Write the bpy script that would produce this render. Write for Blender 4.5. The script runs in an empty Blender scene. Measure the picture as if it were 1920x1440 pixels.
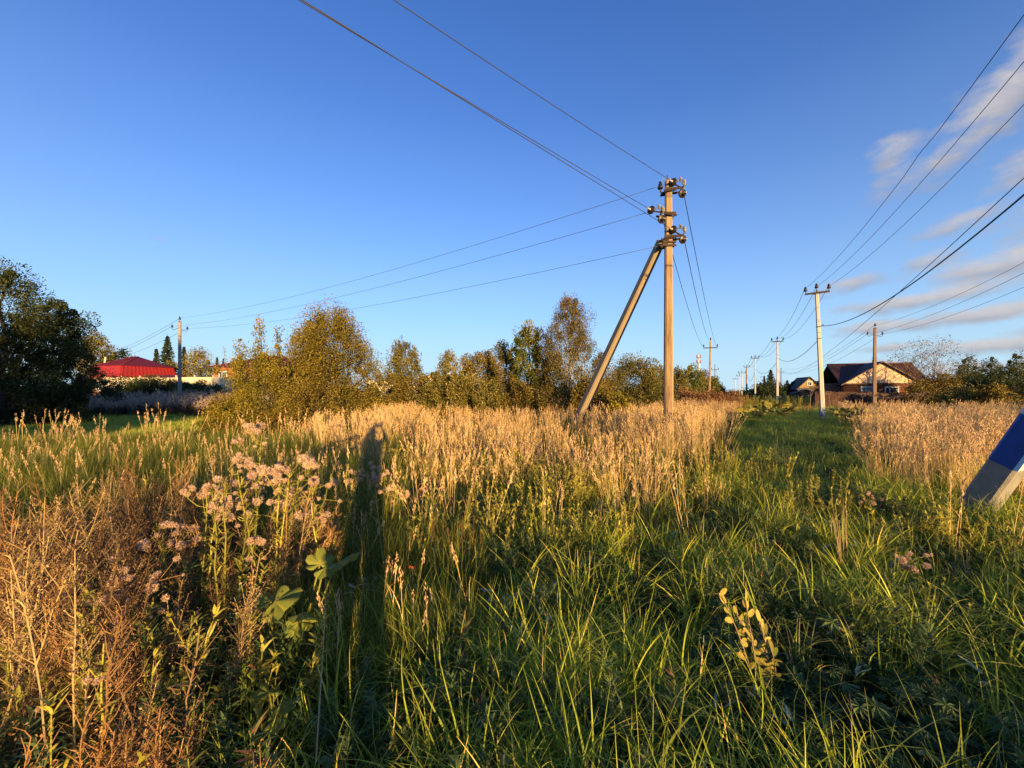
import bpy, bmesh, math, random
import numpy as np
from mathutils import Vector, Matrix

S = bpy.context.scene
COL = S.collection
PI = math.pi
rad = math.radians

# ------------------------------------------------------------------ camera, sky, sun, exposure
F = 721.0            # focal length in photograph pixels (1920 wide)
HY = 735.0           # horizon row
EYE = 1.65
cam_d = bpy.data.cameras.new('camera')
cam = bpy.data.objects.new('camera', cam_d)
COL.objects.link(cam)
S.camera = cam
cam_d.sensor_width = 36.0
cam_d.lens = F / 1920 * 36
cam_d.shift_y = (HY - 720) / 1920
cam_d.clip_start = 0.03
cam_d.clip_end = 6000
cam.location = (0, 0, EYE)
cam.rotation_euler = (PI / 2, 0, 0)

SUN_EL = 4.7
SUN_AZ = 161.0       # degrees clockwise from +Y: behind the camera, to the right
sun_d = bpy.data.lights.new('sun', 'SUN')
sun_d.energy = 5.0
sun_d.angle = rad(0.5)
sun_d.color = (1.0, 0.65, 0.26)
sun = bpy.data.objects.new('sun', sun_d)
COL.objects.link(sun)
sdir = Vector((math.sin(rad(SUN_AZ)) * math.cos(rad(SUN_EL)), math.cos(rad(SUN_AZ)) * math.cos(rad(SUN_EL)), math.sin(rad(SUN_EL))))
sun.rotation_euler = sdir.to_track_quat('Z', 'Y').to_euler()
sun.location = sdir * 100

world = bpy.data.worlds.new('World')
S.world = world
world.use_nodes = True
WN = world.node_tree
bg = WN.nodes['Background']


def wmath(op, a, b=None, clamp=False):
    n = WN.nodes.new('ShaderNodeMath'); n.operation = op; n.use_clamp = clamp
    for i, v in enumerate((a, b)):
        if v is None: continue
        if isinstance(v, (int, float)): n.inputs[i].default_value = v
        else: WN.links.new(v, n.inputs[i])
    return n.outputs[0]


def wmix(f, a, b, mode='MIX'):
    n = WN.nodes.new('ShaderNodeMix'); n.data_type = 'RGBA'; n.blend_type = mode
    for k, v in ((0, f), (6, a), (7, b)):
        if isinstance(v, (int, float)): n.inputs[k].default_value = v
        elif isinstance(v, tuple): n.inputs[k].default_value = (*v, 1)
        else: WN.links.new(v, n.inputs[k])
    return n.outputs[2]


def build_sky():
    sky = WN.nodes.new('ShaderNodeTexSky')
    sky.sky_type = 'NISHITA'
    sky.sun_disc = False
    sky.sun_elevation = rad(SUN_EL)
    sky.sun_rotation = rad(SUN_AZ)
    sky.air_density = 1.0
    sky.dust_density = 0.0
    sky.ozone_density = 5.0
    graded = wmix(1.0, sky.outputs[0], (4.9, 3.08, 3.3), 'MULTIPLY')
    tc = WN.nodes.new('ShaderNodeTexCoord')
    sep = WN.nodes.new('ShaderNodeSeparateXYZ')
    WN.links.new(tc.outputs['Generated'], sep.inputs[0])
    X, Y, Z = sep.outputs
    el = wmath('MULTIPLY', wmath('ARCSINE', Z), 180 / PI)
    az = wmath('MULTIPLY', wmath('ARCTAN2', X, Y), 180 / PI)
    haze = WN.nodes.new('ShaderNodeValToRGB')
    cr = haze.color_ramp
    WN.links.new(wmath('DIVIDE', el, 45.0, True), haze.inputs[0])
    cr.elements[0].position = 0.0; cr.elements[0].color = (.96, .96, .96, 1)
    cr.elements[1].position = 1.0; cr.elements[1].color = (.0, .0, .0, 1)
    for p, v in ((.06, .86), (.13, .70), (.25, .45), (.42, .24), (.58, .12), (.78, .03)):
        e = cr.elements.new(p); e.color = (v, v, v, 1)
    base = wmix(haze.outputs[0], graded, (4.1, 6.1, 7.5))
    # clouds: soft elongated banks, broken up by noise
    nz = WN.nodes.new('ShaderNodeTexNoise'); nz.inputs['Scale'].default_value = 1.0
    nz.inputs['Detail'].default_value = 4; nz.inputs['Roughness'].default_value = .5
    cmb = WN.nodes.new('ShaderNodeCombineXYZ')
    WN.links.new(wmath('MULTIPLY', az, .33), cmb.inputs[0])
    WN.links.new(wmath('MULTIPLY', el, .62), cmb.inputs[1])
    WN.links.new(cmb.outputs[0], nz.inputs['Vector'])
    nz2 = WN.nodes.new('ShaderNodeTexNoise'); nz2.inputs['Scale'].default_value = 2.6
    nz2.inputs['Detail'].default_value = 5; nz2.inputs['Roughness'].default_value = .6
    WN.links.new(cmb.outputs[0], nz2.inputs['Vector'])
    n1 = wmath('SUBTRACT', nz.outputs[0], .5)
    n2 = wmath('SUBTRACT', nz2.outputs[0], .5)
    total = None
    lit = None
    # (azimuth, elevation, half width, half height, tilt, strength) in degrees
    banks = [(44.6, 23.8, 1.9, 1.5, 0.1, .95), (47.8, 21.8, 4.6, 2.4, .3, .72), (52.3, 25.4, 5.0, 2.9, .75, 1.0), (56, 20.6, 5.5, 1.9, .5, .85),
             (49.5, 16.0, 2.9, .95, .25, .75), (47.5, 13.0, 2.2, 1.1, .1, .72), (41.3, 11.8, 3.4, 1.1, .18, .62), (52.0, 11.6, 5.6, 1.3, .1, .85),
             (47.0, 9.3, 6.4, .95, .05, .88), (44.0, 6.9, 4.6, .75, .0, .8), (51.5, 7.3, 5.5, .9, .05, .85), (45.5, 4.7, 3.6, .55, .0, .7),
             (51, 4.3, 5.5, .8, .0, .85), (43.2, 3.1, 3.2, .45, .0, .72), (50, 2.3, 6, .6, .0, .75), (60, 13, 8, 6, .0, .8), (66, 24, 9, 8, .2, .75),
             (58, 5, 7, 3, 0, .7), (75, 8, 10, 5, .0, .75), (-47.5, 4.6, 2.4, .35, .0, .62), (-42.4, 16.2, .9, .5, -.3, .42), (-16, 4.4, 1.8, .3, 0, .5), (-9.5, 4.9, 3, .25, 0, .4)]
    for (a0, e0, ra, re, tl, st) in banks:
        da = wmath('SUBTRACT', az, a0)
        de = wmath('SUBTRACT', wmath('SUBTRACT', el, e0), wmath('MULTIPLY', da, tl))
        qa = wmath('DIVIDE', da, ra); qe = wmath('DIVIDE', de, re)
        r2 = wmath('ADD', wmath('MULTIPLY', qa, qa), wmath('MULTIPLY', qe, qe))
        g = wmath('MULTIPLY', wmath('EXPONENT', wmath('MULTIPLY', r2, -.8)), st * (1.34 if e0 < 18 else 1.1))
        total = g if total is None else wmath('MAXIMUM', total, g)
        l = wmath('MULTIPLY', g, wmath('ADD', wmath('MULTIPLY', qe, .55), .45))
        lit = l if lit is None else wmath('MAXIMUM', lit, l)
    dens = wmath('ADD', total, wmath('ADD', wmath('MULTIPLY', n1, 1.7), wmath('MULTIPLY', n2, .35)))
    near = wmath('MULTIPLY', wmath('SUBTRACT', dens, .30), 1.35, True)
    near = wmath('MULTIPLY', near, wmath('MULTIPLY', total, 3.0, True))
    cov = wmath('MULTIPLY', wmath('POWER', near, 1.1), .85)
    lf = wmath('ADD', wmath('MULTIPLY', lit, .95), wmath('MULTIPLY', n2, .5), True)
    ccol = wmix(lf, (2.6, 2.7, 3.2), (6.2, 5.6, 5.25))
    fin = wmix(cov, base, ccol)
    WN.links.new(fin, bg.inputs[0])
    bg.inputs[1].default_value = 0.052


build_sky()
S.view_settings.view_transform = 'Standard'
S.view_settings.look = 'None'
S.view_settings.gamma = 1.0
S.view_settings.exposure = 1.35
S.view_settings.use_curve_mapping = False
S.cycles.max_bounces = 6
S.cycles.diffuse_bounces = 3
S.cycles.glossy_bounces = 2
S.cycles.transmission_bounces = 4
S.cycles.caustics_reflective = False
S.cycles.caustics_refractive = False


# ------------------------------------------------------------------ helpers
def smooth(a, b, x):
    t = np.clip((np.asarray(x, float) - a) / (b - a), 0, 1)
    return t * t * (3 - 2 * t)


def ground_z(x, y):
    x = np.asarray(x, float); y = np.asarray(y, float)
    z = .05 * np.sin(.55 * x + 1.3) * np.cos(.47 * y) + .035 * np.sin(1.3 * x - .6 * y + 2.) + .02 * np.sin(2.9 * x + 1.1 * y)
    z = z * np.clip(1.2 - np.hypot(x, y) / 90, 0, 1)
    z = z + 1.15 * smooth(24, 44, y) * smooth(-12, -24, x)
    return z


def gz(x, y): return float(ground_z(x, y))


def P(px, py, d): return Vector(((px - 960) / F * d, d, EYE - (py - HY) / F * d))


def PX(px, d): return (px - 960) / F * d


def PZ(py, d): return EYE - (py - HY) / F * d


ALB = .72


def mat(name, color=(.5, .5, .5), rough=.8, spec=.3, metal=0.0):
    color = tuple(c * ALB for c in color)
    m = bpy.data.materials.new(name); m.use_nodes = True
    b = m.node_tree.nodes['Principled BSDF']
    b.inputs['Base Color'].default_value = (*color, 1)
    b.inputs['Roughness'].default_value = rough
    b.inputs['Specular IOR Level'].default_value = spec
    b.inputs['Metallic'].default_value = metal
    return m


def nmat(name, stops, scale=5.0, rough=.85, spec=.25, stretch=(1, 1, 1), detail=6, bump=.0, bscale=None, coords='Object'):
    """base colour from noise through a ramp, optional bump"""
    stops = [(p, tuple(v * ALB for v in c)) for p, c in stops]
    m = mat(name, stops[0][1], rough, spec)
    nt = m.node_tree; b = nt.nodes['Principled BSDF']
    tc = nt.nodes.new('ShaderNodeTexCoord')
    mp = nt.nodes.new('ShaderNodeMapping'); mp.inputs['Scale'].default_value = stretch
    nz = nt.nodes.new('ShaderNodeTexNoise'); nz.inputs['Scale'].default_value = scale
    nz.inputs['Detail'].default_value = detail; nz.inputs['Roughness'].default_value = .62
    rp = nt.nodes.new('ShaderNodeValToRGB')
    els = rp.color_ramp.elements
    els[0].position, els[0].color = stops[0][0], (*stops[0][1], 1)
    els[1].position, els[1].color = stops[-1][0], (*stops[-1][1], 1)
    for p, c in stops[1:-1]:
        e = els.new(p); e.color = (*c, 1)
    nt.links.new(tc.outputs[coords], mp.inputs[0]); nt.links.new(mp.outputs[0], nz.inputs['Vector'])
    nt.links.new(nz.outputs[0], rp.inputs[0]); nt.links.new(rp.outputs[0], b.inputs['Base Color'])
    if bump:
        n2 = nt.nodes.new('ShaderNodeTexNoise'); n2.inputs['Scale'].default_value = bscale or scale * 4
        n2.inputs['Detail'].default_value = 4
        nt.links.new(mp.outputs[0], n2.inputs['Vector'])
        bp = nt.nodes.new('ShaderNodeBump'); bp.inputs['Strength'].default_value = bump; bp.inputs['Distance'].default_value = .02
        nt.links.new(n2.outputs[0], bp.inputs['Height']); nt.links.new(bp.outputs[0], b.inputs['Normal'])
    return m


def leafmat(name, stops, transl=.3, rand=.25, rough=.6, spec=.2):
    """foliage: ramp over the stored 'tone' attribute, shifted a little per instance"""
    m = bpy.data.materials.new(name); m.use_nodes = True
    nt = m.node_tree
    b = nt.nodes['Principled BSDF']; out = nt.nodes['Material Output']
    at = nt.nodes.new('ShaderNodeAttribute'); at.attribute_name = 'tone'
    oi = nt.nodes.new('ShaderNodeObjectInfo')
    ma = nt.nodes.new('ShaderNodeMath'); ma.operation = 'SUBTRACT'; ma.inputs[1].default_value = .5
    nt.links.new(oi.outputs['Random'], ma.inputs[0])
    mb = nt.nodes.new('ShaderNodeMath'); mb.operation = 'MULTIPLY_ADD'; mb.inputs[1].default_value = rand
    nt.links.new(ma.outputs[0], mb.inputs[0]); nt.links.new(at.outputs['Fac'], mb.inputs[2])
    rp = nt.nodes.new('ShaderNodeValToRGB'); els = rp.color_ramp.elements
    els[0].position, els[0].color = stops[0][0], (*stops[0][1], 1)
    els[1].position, els[1].color = stops[-1][0], (*stops[-1][1], 1)
    for p, c in stops[1:-1]:
        e = els.new(p); e.color = (*c, 1)
    nt.links.new(mb.outputs[0], rp.inputs[0])
    nt.links.new(rp.outputs[0], b.inputs['Base Color'])
    b.inputs['Roughness'].default_value = rough; b.inputs['Specular IOR Level'].default_value = spec
    if transl > 0:
        tr = nt.nodes.new('ShaderNodeBsdfTranslucent'); nt.links.new(rp.outputs[0], tr.inputs[0])
        mx = nt.nodes.new('ShaderNodeMixShader'); mx.inputs[0].default_value = transl
        nt.links.new(b.outputs[0], mx.inputs[1]); nt.links.new(tr.outputs[0], mx.inputs[2])
        nt.links.new(mx.outputs[0], out.inputs['Surface'])
    return m


def tag(o, label=None, cat=None, group=None, kind=None):
    if label: o['label'] = label
    if cat: o['category'] = cat
    if group: o['group'] = group
    if kind: o['kind'] = kind
    return o


def empty(name, loc=(0, 0, 0), rz=0.0, label=None, cat=None, group=None):
    o = bpy.data.objects.new(name, None); COL.objects.link(o)
    o.location = loc; o.rotation_euler = (0, 0, rz); o.empty_display_size = .1
    return tag(o, label, cat, group)


def put(name, me, parent=None, loc=(0, 0, 0), rot=(0, 0, 0), scale=1.0):
    o = bpy.data.objects.new(name, me); COL.objects.link(o)
    o.parent = parent; o.location = loc; o.rotation_euler = rot
    o.scale = (scale,) * 3 if isinstance(scale, (int, float)) else scale
    return o


class MB:
    """shared-vertex mesh builder"""
    def __init__(s): s.v = []; s.f = []; s.m = []; s.sm = []

    def add(s, verts, faces, mi=0, sm=False):
        n = len(s.v)
        s.v += [tuple(v) for v in verts]
        s.f += [tuple(i + n for i in f) for f in faces]
        s.m += [mi] * len(faces); s.sm += [sm] * len(faces)

    def box(s, c, size, mi=0, M=None):
        x, y, z = (q / 2 for q in size)
        vs = [Vector((sx * x, sy * y, sz * z)) for sx in (-1, 1) for sy in (-1, 1) for sz in (-1, 1)]
        if M is not None: vs = [M @ v for v in vs]
        vs = [v + Vector(c) for v in vs]
        s.add(vs, [(0, 1, 3, 2), (4, 6, 7, 5), (0, 4, 5, 1), (2, 3, 7, 6), (0, 2, 6, 4), (1, 5, 7, 3)], mi)

    def tube(s, pts, radii, n=6, mi=0, sm=True, cap=True):
        pts = [Vector(p) for p in pts]
        if isinstance(radii, (int, float)): radii = [radii] * len(pts)
        rings = []
        up = Vector((0, 0, 1))
        t0 = (pts[1] - pts[0]).normalized()
        ref = up if abs(t0.z) < .9 else Vector((1, 0, 0))
        for i, p in enumerate(pts):
            t = (pts[min(i + 1, len(pts) - 1)] - pts[max(i - 1, 0)]).normalized()
            a = t.cross(ref)
            if a.length < 1e-4: a = t.cross(Vector((.3, 1, .2)))
            a.normalize(); b = t.cross(a)
            ref = a.cross(t)
            rings.append([p + (a * math.cos(2 * PI * k / n) + b * math.sin(2 * PI * k / n)) * radii[i] for k in range(n)])
        vs = [v for r in rings for v in r]
        fs = [(i * n + k, i * n + (k + 1) % n, (i + 1) * n + (k + 1) % n, (i + 1) * n + k) for i in range(len(pts) - 1) for k in range(n)]
        s.add(vs, fs, mi, sm)
        if cap:
            m = len(s.v) - len(vs)
            s.f.append(tuple(m + k for k in range(n - 1, -1, -1))); s.m.append(mi); s.sm.append(False)
            s.f.append(tuple(m + (len(pts) - 1) * n + k for k in range(n))); s.m.append(mi); s.sm.append(False)

    def lathe(s, prof, n=14, mi=0, M=None, sm=True):
        vs = []
        for r, z in prof:
            for k in range(n):
                v = Vector((r * math.cos(2 * PI * k / n), r * math.sin(2 * PI * k / n), z))
                vs.append(M @ v if M is not None else v)
        fs = [(i * n + k, i * n + (k + 1) % n, (i + 1) * n + (k + 1) % n, (i + 1) * n + k) for i in range(len(prof) - 1) for k in range(n)]
        s.add(vs, fs, mi, sm)

    def prism(s, ring0, ring1, mi=0):
        n = len(ring0)
        s.add(list(ring0) + list(ring1), [(k, (k + 1) % n, n + (k + 1) % n, n + k) for k in range(n)] + [tuple(range(n - 1, -1, -1)), tuple(range(n, 2 * n))], mi)

    def mesh(s, name, mats):
        me = bpy.data.meshes.new(name)
        me.from_pydata(s.v, [], s.f)
        for m in (mats if isinstance(mats, (list, tuple)) else [mats]): me.materials.append(m)
        me.polygons.foreach_set('material_index', s.m)
        me.polygons.foreach_set('use_smooth', s.sm)
        me.update()
        return me

    def obj(s, name, mats, parent=None, loc=(0, 0, 0), rot=(0, 0, 0)):
        return put(name, s.mesh(name, mats), parent, loc, rot)


class QB:
    """batch of loose quads held in numpy arrays, with a per-quad 'tone' (and per-vertex override)"""
    def __init__(s): s.q = []; s.t = []; s.m = []

    def add(s, quads, tone, mi=0):
        quads = np.asarray(quads, np.float32).reshape(-1, 4, 3)
        n = len(quads)
        tone = np.asarray(tone, np.float32)
        if tone.ndim == 0: tone = np.full((n, 4), float(tone), np.float32)
        elif tone.ndim == 1: tone = np.repeat(tone[:, None], 4, 1)
        s.q.append(quads); s.t.append(tone); s.m.append(np.full(n, mi, np.int32))

    def mesh(s, name, mats):
        q = np.concatenate(s.q); t = np.concatenate(s.t); m = np.concatenate(s.m)
        n = len(q)
        me = bpy.data.meshes.new(name)
        me.vertices.add(n * 4); me.vertices.foreach_set('co', q.reshape(-1))
        me.loops.add(n * 4); me.loops.foreach_set('vertex_index', np.arange(n * 4, dtype=np.int32))
        me.polygons.add(n)
        me.polygons.foreach_set('loop_start', np.arange(0, n * 4, 4, dtype=np.int32))
        me.polygons.foreach_set('loop_total', np.full(n, 4, np.int32))
        for mm in (mats if isinstance(mats, (list, tuple)) else [mats]): me.materials.append(mm)
        me.polygons.foreach_set('material_index', m)
        a = me.attributes.new('tone', 'FLOAT', 'POINT'); a.data.foreach_set('value', t.reshape(-1))
        me.update(calc_edges=True)
        return me


def unit(v): return v / np.maximum(np.linalg.norm(v, axis=-1, keepdims=True), 1e-9)


def leaf_quads(c, size, rng, aspect=.5, axis=None, jitter=1.0, fold=.12):
    """rhombic leaves centred at c (N,3); axis gives a preferred long direction"""
    n = len(c)
    size = np.broadcast_to(np.asarray(size, float), (n,))[:, None]
    a = rng.normal(size=(n, 3))
    if axis is not None: a = unit(np.asarray(axis) + a * jitter * .6)
    a = unit(a)
    b = unit(np.cross(a, rng.normal(size=(n, 3))))
    nn = np.cross(a, b)
    v0 = c - a * size * .5; v2 = c + a * size * .5
    v1 = c + b * size * aspect * .5 - a * size * .05 + nn * size * fold
    v3 = c - b * size * aspect * .5 - a * size * .05 + nn * size * fold
    return np.stack([v0, v1, v2, v3], 1)


def blade_quads(root, az, L, W, lean, curve, seg=5, rng=None, twist=.4, pw=.75):
    """grass blades: root (N,3), azimuth, length, width, start lean and curvature -> quads, t along blade"""
    n = len(root)
    ts = np.linspace(0, 1, seg + 1)
    th = lean[:, None] + curve[:, None] * ts[None, :] ** 1.3
    dl = L[:, None] / seg
    dx = np.sin(th) * dl; dz = np.cos(th) * dl
    r = np.concatenate([np.zeros((n, 1)), np.cumsum(dx[:, :-1], 1)], 1)
    z = np.concatenate([np.zeros((n, 1)), np.cumsum(dz[:, :-1], 1)], 1)
    ca, sa = np.cos(az)[:, None], np.sin(az)[:, None]
    c = np.stack([root[:, 0:1] + r * ca, root[:, 1:2] + r * sa, root[:, 2:3] + z], -1)
    tw = rng.uniform(-twist, twist, (n, 1)) + rng.uniform(-twist, twist, (n, 1)) * ts[None]
    wx = -np.sin(az[:, None] + tw); wy = np.cos(az[:, None] + tw)
    w = W[:, None] * np.clip((1 - ts[None]) ** pw, .06, 1) * .5 * np.minimum(1, .55 + 3 * ts[None])
    off = np.stack([wx * w, wy * w, np.zeros_like(w)], -1)
    l = c - off; rr = c + off
    q = np.stack([l[:, :-1], rr[:, :-1], rr[:, 1:], l[:, 1:]], 2)
    tq = np.stack([ts[:-1], ts[:-1], ts[1:], ts[1:]], 1)
    tq = np.broadcast_to(tq[None], (n, seg, 4))
    return q, tq, c


def stem_quads(pts, r0, r1, n=3):
    pts = np.asarray(pts, float); m = len(pts)
    t = unit(np.gradient(pts, axis=0))
    ref = np.array([.31, .2, .1]) if abs(t[0][2]) > .7 else np.array([0, 0, 1.])
    a = unit(np.cross(t, ref)); b = np.cross(t, a)
    rr = np.linspace(r0, r1, m)[:, None]
    ring = [pts + (a * math.cos(2 * PI * k / n) + b * math.sin(2 * PI * k / n)) * rr for k in range(n)]
    qs = []
    for k in range(n):
        p, q = ring[k], ring[(k + 1) % n]
        qs.append(np.stack([p[:-1], q[:-1], q[1:], p[1:]], 1))
    return np.concatenate(qs)


def scatter(name, pos, rot, scl, idx, variants, label, cat):
    """one 'stuff' object: points carrying instances of small plant meshes"""
    col = bpy.data.collections.new(name + '_sources')
    for i, me in enumerate(variants):
        o = bpy.data.objects.new('%s_source_%02d' % (name, i), me); col.objects.link(o)
    n = len(pos)
    me = bpy.data.meshes.new(name)
    me.vertices.add(n); me.vertices.foreach_set('co', np.asarray(pos, np.float32).reshape(-1))
    a = me.attributes.new('turn', 'FLOAT_VECTOR', 'POINT'); a.data.foreach_set('vector', np.asarray(rot, np.float32).reshape(-1))
    a = me.attributes.new('grow', 'FLOAT', 'POINT'); a.data.foreach_set('value', np.asarray(scl, np.float32))
    a = me.attributes.new('which', 'INT', 'POINT'); a.data.foreach_set('value', np.asarray(idx, np.int32))
    me.update()
    o = put(name, me)
    ng = bpy.data.node_groups.new(name, 'GeometryNodeTree')
    ng.interface.new_socket('Geometry', in_out='INPUT', socket_type='NodeSocketGeometry')
    ng.interface.new_socket('Geometry', in_out='OUTPUT', socket_type='NodeSocketGeometry')
    gi = ng.nodes.new('NodeGroupInput'); go = ng.nodes.new('NodeGroupOutput')
    ci = ng.nodes.new('GeometryNodeCollectionInfo'); ci.inputs[0].default_value = col
    ci.inputs['Separate Children'].default_value = True; ci.inputs['Reset Children'].default_value = True
    ip = ng.nodes.new('GeometryNodeInstanceOnPoints'); ip.inputs['Pick Instance'].default_value = True

    def named(nm, ty):
        q = ng.nodes.new('GeometryNodeInputNamedAttribute'); q.data_type = ty; q.inputs[0].default_value = nm
        return q.outputs[0]
    ng.links.new(gi.outputs[0], ip.inputs['Points']); ng.links.new(ci.outputs[0], ip.inputs['Instance'])
    ng.links.new(named('which', 'INT'), ip.inputs['Instance Index'])
    ng.links.new(named('turn', 'FLOAT_VECTOR'), ip.inputs['Rotation'])
    ng.links.new(named('grow', 'FLOAT'), ip.inputs['Scale'])
    ng.links.new(ip.outputs[0], go.inputs[0])
    md = o.modifiers.new('plants', 'NODES'); md.node_group = ng
    return tag(o, label, cat, kind='stuff')


# ------------------------------------------------------------------ materials
M_CONC = nmat('old_concrete', [(.30, (.10, .055, .03)), (.46, (.30, .20, .115)), (.62, (.40, .285, .175)), (.8, (.50, .39, .27))], 7, .9, .2, (1, 1, .12), bump=.35, bscale=60)
M_CONC_SM = nmat('smooth_concrete_edge', [(.3, (.35, .26, .17)), (.7, (.47, .37, .25))], 14, .85, .25, (1, 1, .2), bump=.15)
M_WHITEC = nmat('pale_concrete', [(.3, (.50, .47, .40)), (.7, (.66, .63, .55))], 5, .85, .2, (1, 1, .2), bump=.12)
M_GREYC = nmat('grey_concrete', [(.25, (.24, .22, .20)), (.55, (.34, .32, .29)), (.8, (.42, .40, .36))], 7, .9, .2, (1, 1, 1), bump=.4, bscale=90)
M_BROWNP = nmat('brown_concrete', [(.3, (.20, .13, .085)), (.7, (.32, .22, .15))], 6, .9, .2, (1, 1, .15))
M_BLUE = nmat('blue_paint', [(.30, (.16, .17, .20)), (.345, (.016, .075, .34)), (.6, (.018, .095, .44)), (.8, (.028, .115, .48))], 7, .6, .35, bump=.12)
M_WHITEP = nmat('white_paint', [(.3, (.62, .64, .68)), (.7, (.76, .77, .79))], 6, .6, .35, bump=.05)
M_WORN = nmat('worn_blue_paint', [(.40, (.05, .12, .30)), (.52, (.12, .19, .36)), (.60, (.52, .52, .50))], 11, .8, .2)
M_STEEL = nmat('rusty_steel', [(.3, (.035, .024, .02)), (.7, (.085, .055, .04))], 20, .8, .3)
M_INSUL = mat('brown_porcelain', (.028, .016, .012), .4, .35)
M_CAP = nmat('pale_cap', [(.3, (.45, .38, .30)), (.7, (.62, .55, .45))], 30, .6, .3)
M_ALU = nmat('weathered_aluminium', [(.3, (.16, .17, .15)), (.7, (.30, .30, .26))], 40, .55, .4)
M_WIRE = mat('wire', (.06, .06, .065), .6, .4)
M_CABLE = mat('black_cable', (.012, .012, .014), .6, .3)

M_BARK = nmat('grey_brown_bark', [(.3, (.06, .045, .035)), (.7, (.15, .12, .09))], 12, .95, .1, (1, 1, .3), bump=.4)
M_BIRCH = nmat('birch_bark', [(.36, (.06, .05, .045)), (.45, (.50, .46, .40)), (.8, (.68, .63, .56))], 7, .8, .2, (1, 1, 3), bump=.2)
M_TWIG = nmat('pale_twig', [(.3, (.20, .13, .09)), (.7, (.34, .24, .17))], 10, .9, .1)

L_WILLOW = leafmat('willow_leaf', [(0, (0.0541, 0.0522, 0.0082)), (0.35, (0.1227, 0.1004, 0.0148)), (0.65, (0.2093, 0.1527, 0.0213)), (1, (0.3175, 0.233, 0.0369))], .2)
L_YELLOWG = leafmat('yellow_green_leaf', [(0, (0.048, 0.0544, 0.008)), (0.4, (0.144, 0.124, 0.0144)), (0.7, (0.264, 0.2, 0.0224)), (1, (0.416, 0.296, 0.036))], .2)
L_OLIVE = leafmat('olive_leaf', [(0, (.055, .055, .014)), (.4, (.12, .108, .026)), (.75, (.21, .17, .040)), (1, (.32, .24, .06))], .2)
L_BROWNISH = leafmat('turning_leaf', [(0, (0.0598, 0.0493, 0.0102)), (0.4, (0.1346, 0.102, 0.0187)), (0.75, (0.2244, 0.1573, 0.0272)), (1, (0.3291, 0.221, 0.0425))], .2)
L_GREEN = leafmat('green_leaf', [(0, (.038, .052, .010)), (.5, (.095, .115, .020)), (.8, (.18, .17, .028)), (1, (.32, .26, .04))], .2)
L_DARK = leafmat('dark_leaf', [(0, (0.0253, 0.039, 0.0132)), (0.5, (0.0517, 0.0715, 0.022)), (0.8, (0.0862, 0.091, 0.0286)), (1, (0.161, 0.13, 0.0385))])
L_SPRUCE = leafmat('spruce_needle', [(0, (.018, .026, .014)), (.5, (.034, .045, .022)), (1, (.075, .075, .035))], .1)
L_RUST = leafmat('rust_leaf', [(0, (0.072, 0.032, 0.016)), (0.5, (0.192, 0.092, 0.04)), (1, (0.32, 0.168, 0.072))], .15)

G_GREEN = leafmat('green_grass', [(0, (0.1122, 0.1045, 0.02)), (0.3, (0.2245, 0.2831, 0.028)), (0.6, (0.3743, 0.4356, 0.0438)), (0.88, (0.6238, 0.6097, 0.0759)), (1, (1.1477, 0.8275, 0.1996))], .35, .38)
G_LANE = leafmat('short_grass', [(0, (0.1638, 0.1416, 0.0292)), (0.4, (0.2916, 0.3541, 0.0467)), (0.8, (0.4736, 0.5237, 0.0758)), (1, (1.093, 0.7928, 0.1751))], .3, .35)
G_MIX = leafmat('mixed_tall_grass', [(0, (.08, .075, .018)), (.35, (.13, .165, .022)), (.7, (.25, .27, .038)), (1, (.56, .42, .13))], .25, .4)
G_STRAW = leafmat('straw', [(0, (0.2939, 0.1776, 0.0541)), (0.3, (0.4959, 0.3272, 0.1173)), (0.65, (0.6429, 0.4581, 0.1894)), (1, (0.7531, 0.5796, 0.2886))], .15, .35)
G_PLUME = leafmat('grass_plume', [(0, (0.4251, 0.2616, 0.113)), (0.5, (0.5845, 0.3879, 0.1912)), (1, (0.7085, 0.5141, 0.2955))], .18, .3)
G_BROWN = leafmat('dead_weed', [(0, (0.102, 0.0467, 0.017)), (0.4, (0.255, 0.1275, 0.0467)), (0.75, (0.408, 0.2295, 0.085)), (1, (0.561, 0.374, 0.17))], .15, .3)
G_REDDISH = leafmat('reddish_weed', [(0, (.12, .045, .02)), (.4, (.20, .095, .03)), (.7, (.17, .14, .035)), (1, (.26, .22, .05))], .3, .1)
G_HERB = leafmat('yellow_herb', [(0, (0.099, 0.0935, 0.0176)), (0.4, (0.253, 0.242, 0.0352)), (0.75, (0.484, 0.418, 0.066)), (1, (0.682, 0.572, 0.132))], .25, .3)
G_BROAD = leafmat('broad_leaf', [(0, (0.0467, 0.0728, 0.0253)), (0.5, (0.0931, 0.1458, 0.0463)), (0.85, (0.149, 0.1944, 0.0632)), (1, (0.2981, 0.1134, 0.0632))], .3, .3)
G_SILVER = leafmat('pale_leaf_underside', [(0, (.22, .28, .17)), (1, (.40, .46, .33))], .25, .3)
G_FLUFF = leafmat('seed_fluff', [(0, (0.4046, 0.2618, 0.1666)), (0.5, (0.6426, 0.4403, 0.3094)), (1, (0.8568, 0.6426, 0.476))], .35, .2)
G_GREYF = leafmat('grey_fluff', [(0, (0.25, 0.187, 0.135)), (0.5, (0.4125, 0.319, 0.243)), (1, (0.6, 0.473, 0.369))], .3, .2)
G_HOG = leafmat('hogweed_leaf', [(0, (.085, .125, .022)), (.5, (.19, .225, .038)), (1, (.36, .33, .07))], .35, .15)
G_YLEAF = leafmat('yellow_leaf', [(0, (.07, .11, .02)), (.45, (.26, .24, .04)), (1, (.58, .42, .10))], .35, .1)
G_RED = leafmat('red_leaf', [(0, (.25, .04, .02)), (1, (.42, .09, .035))], .3, .1)

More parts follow.
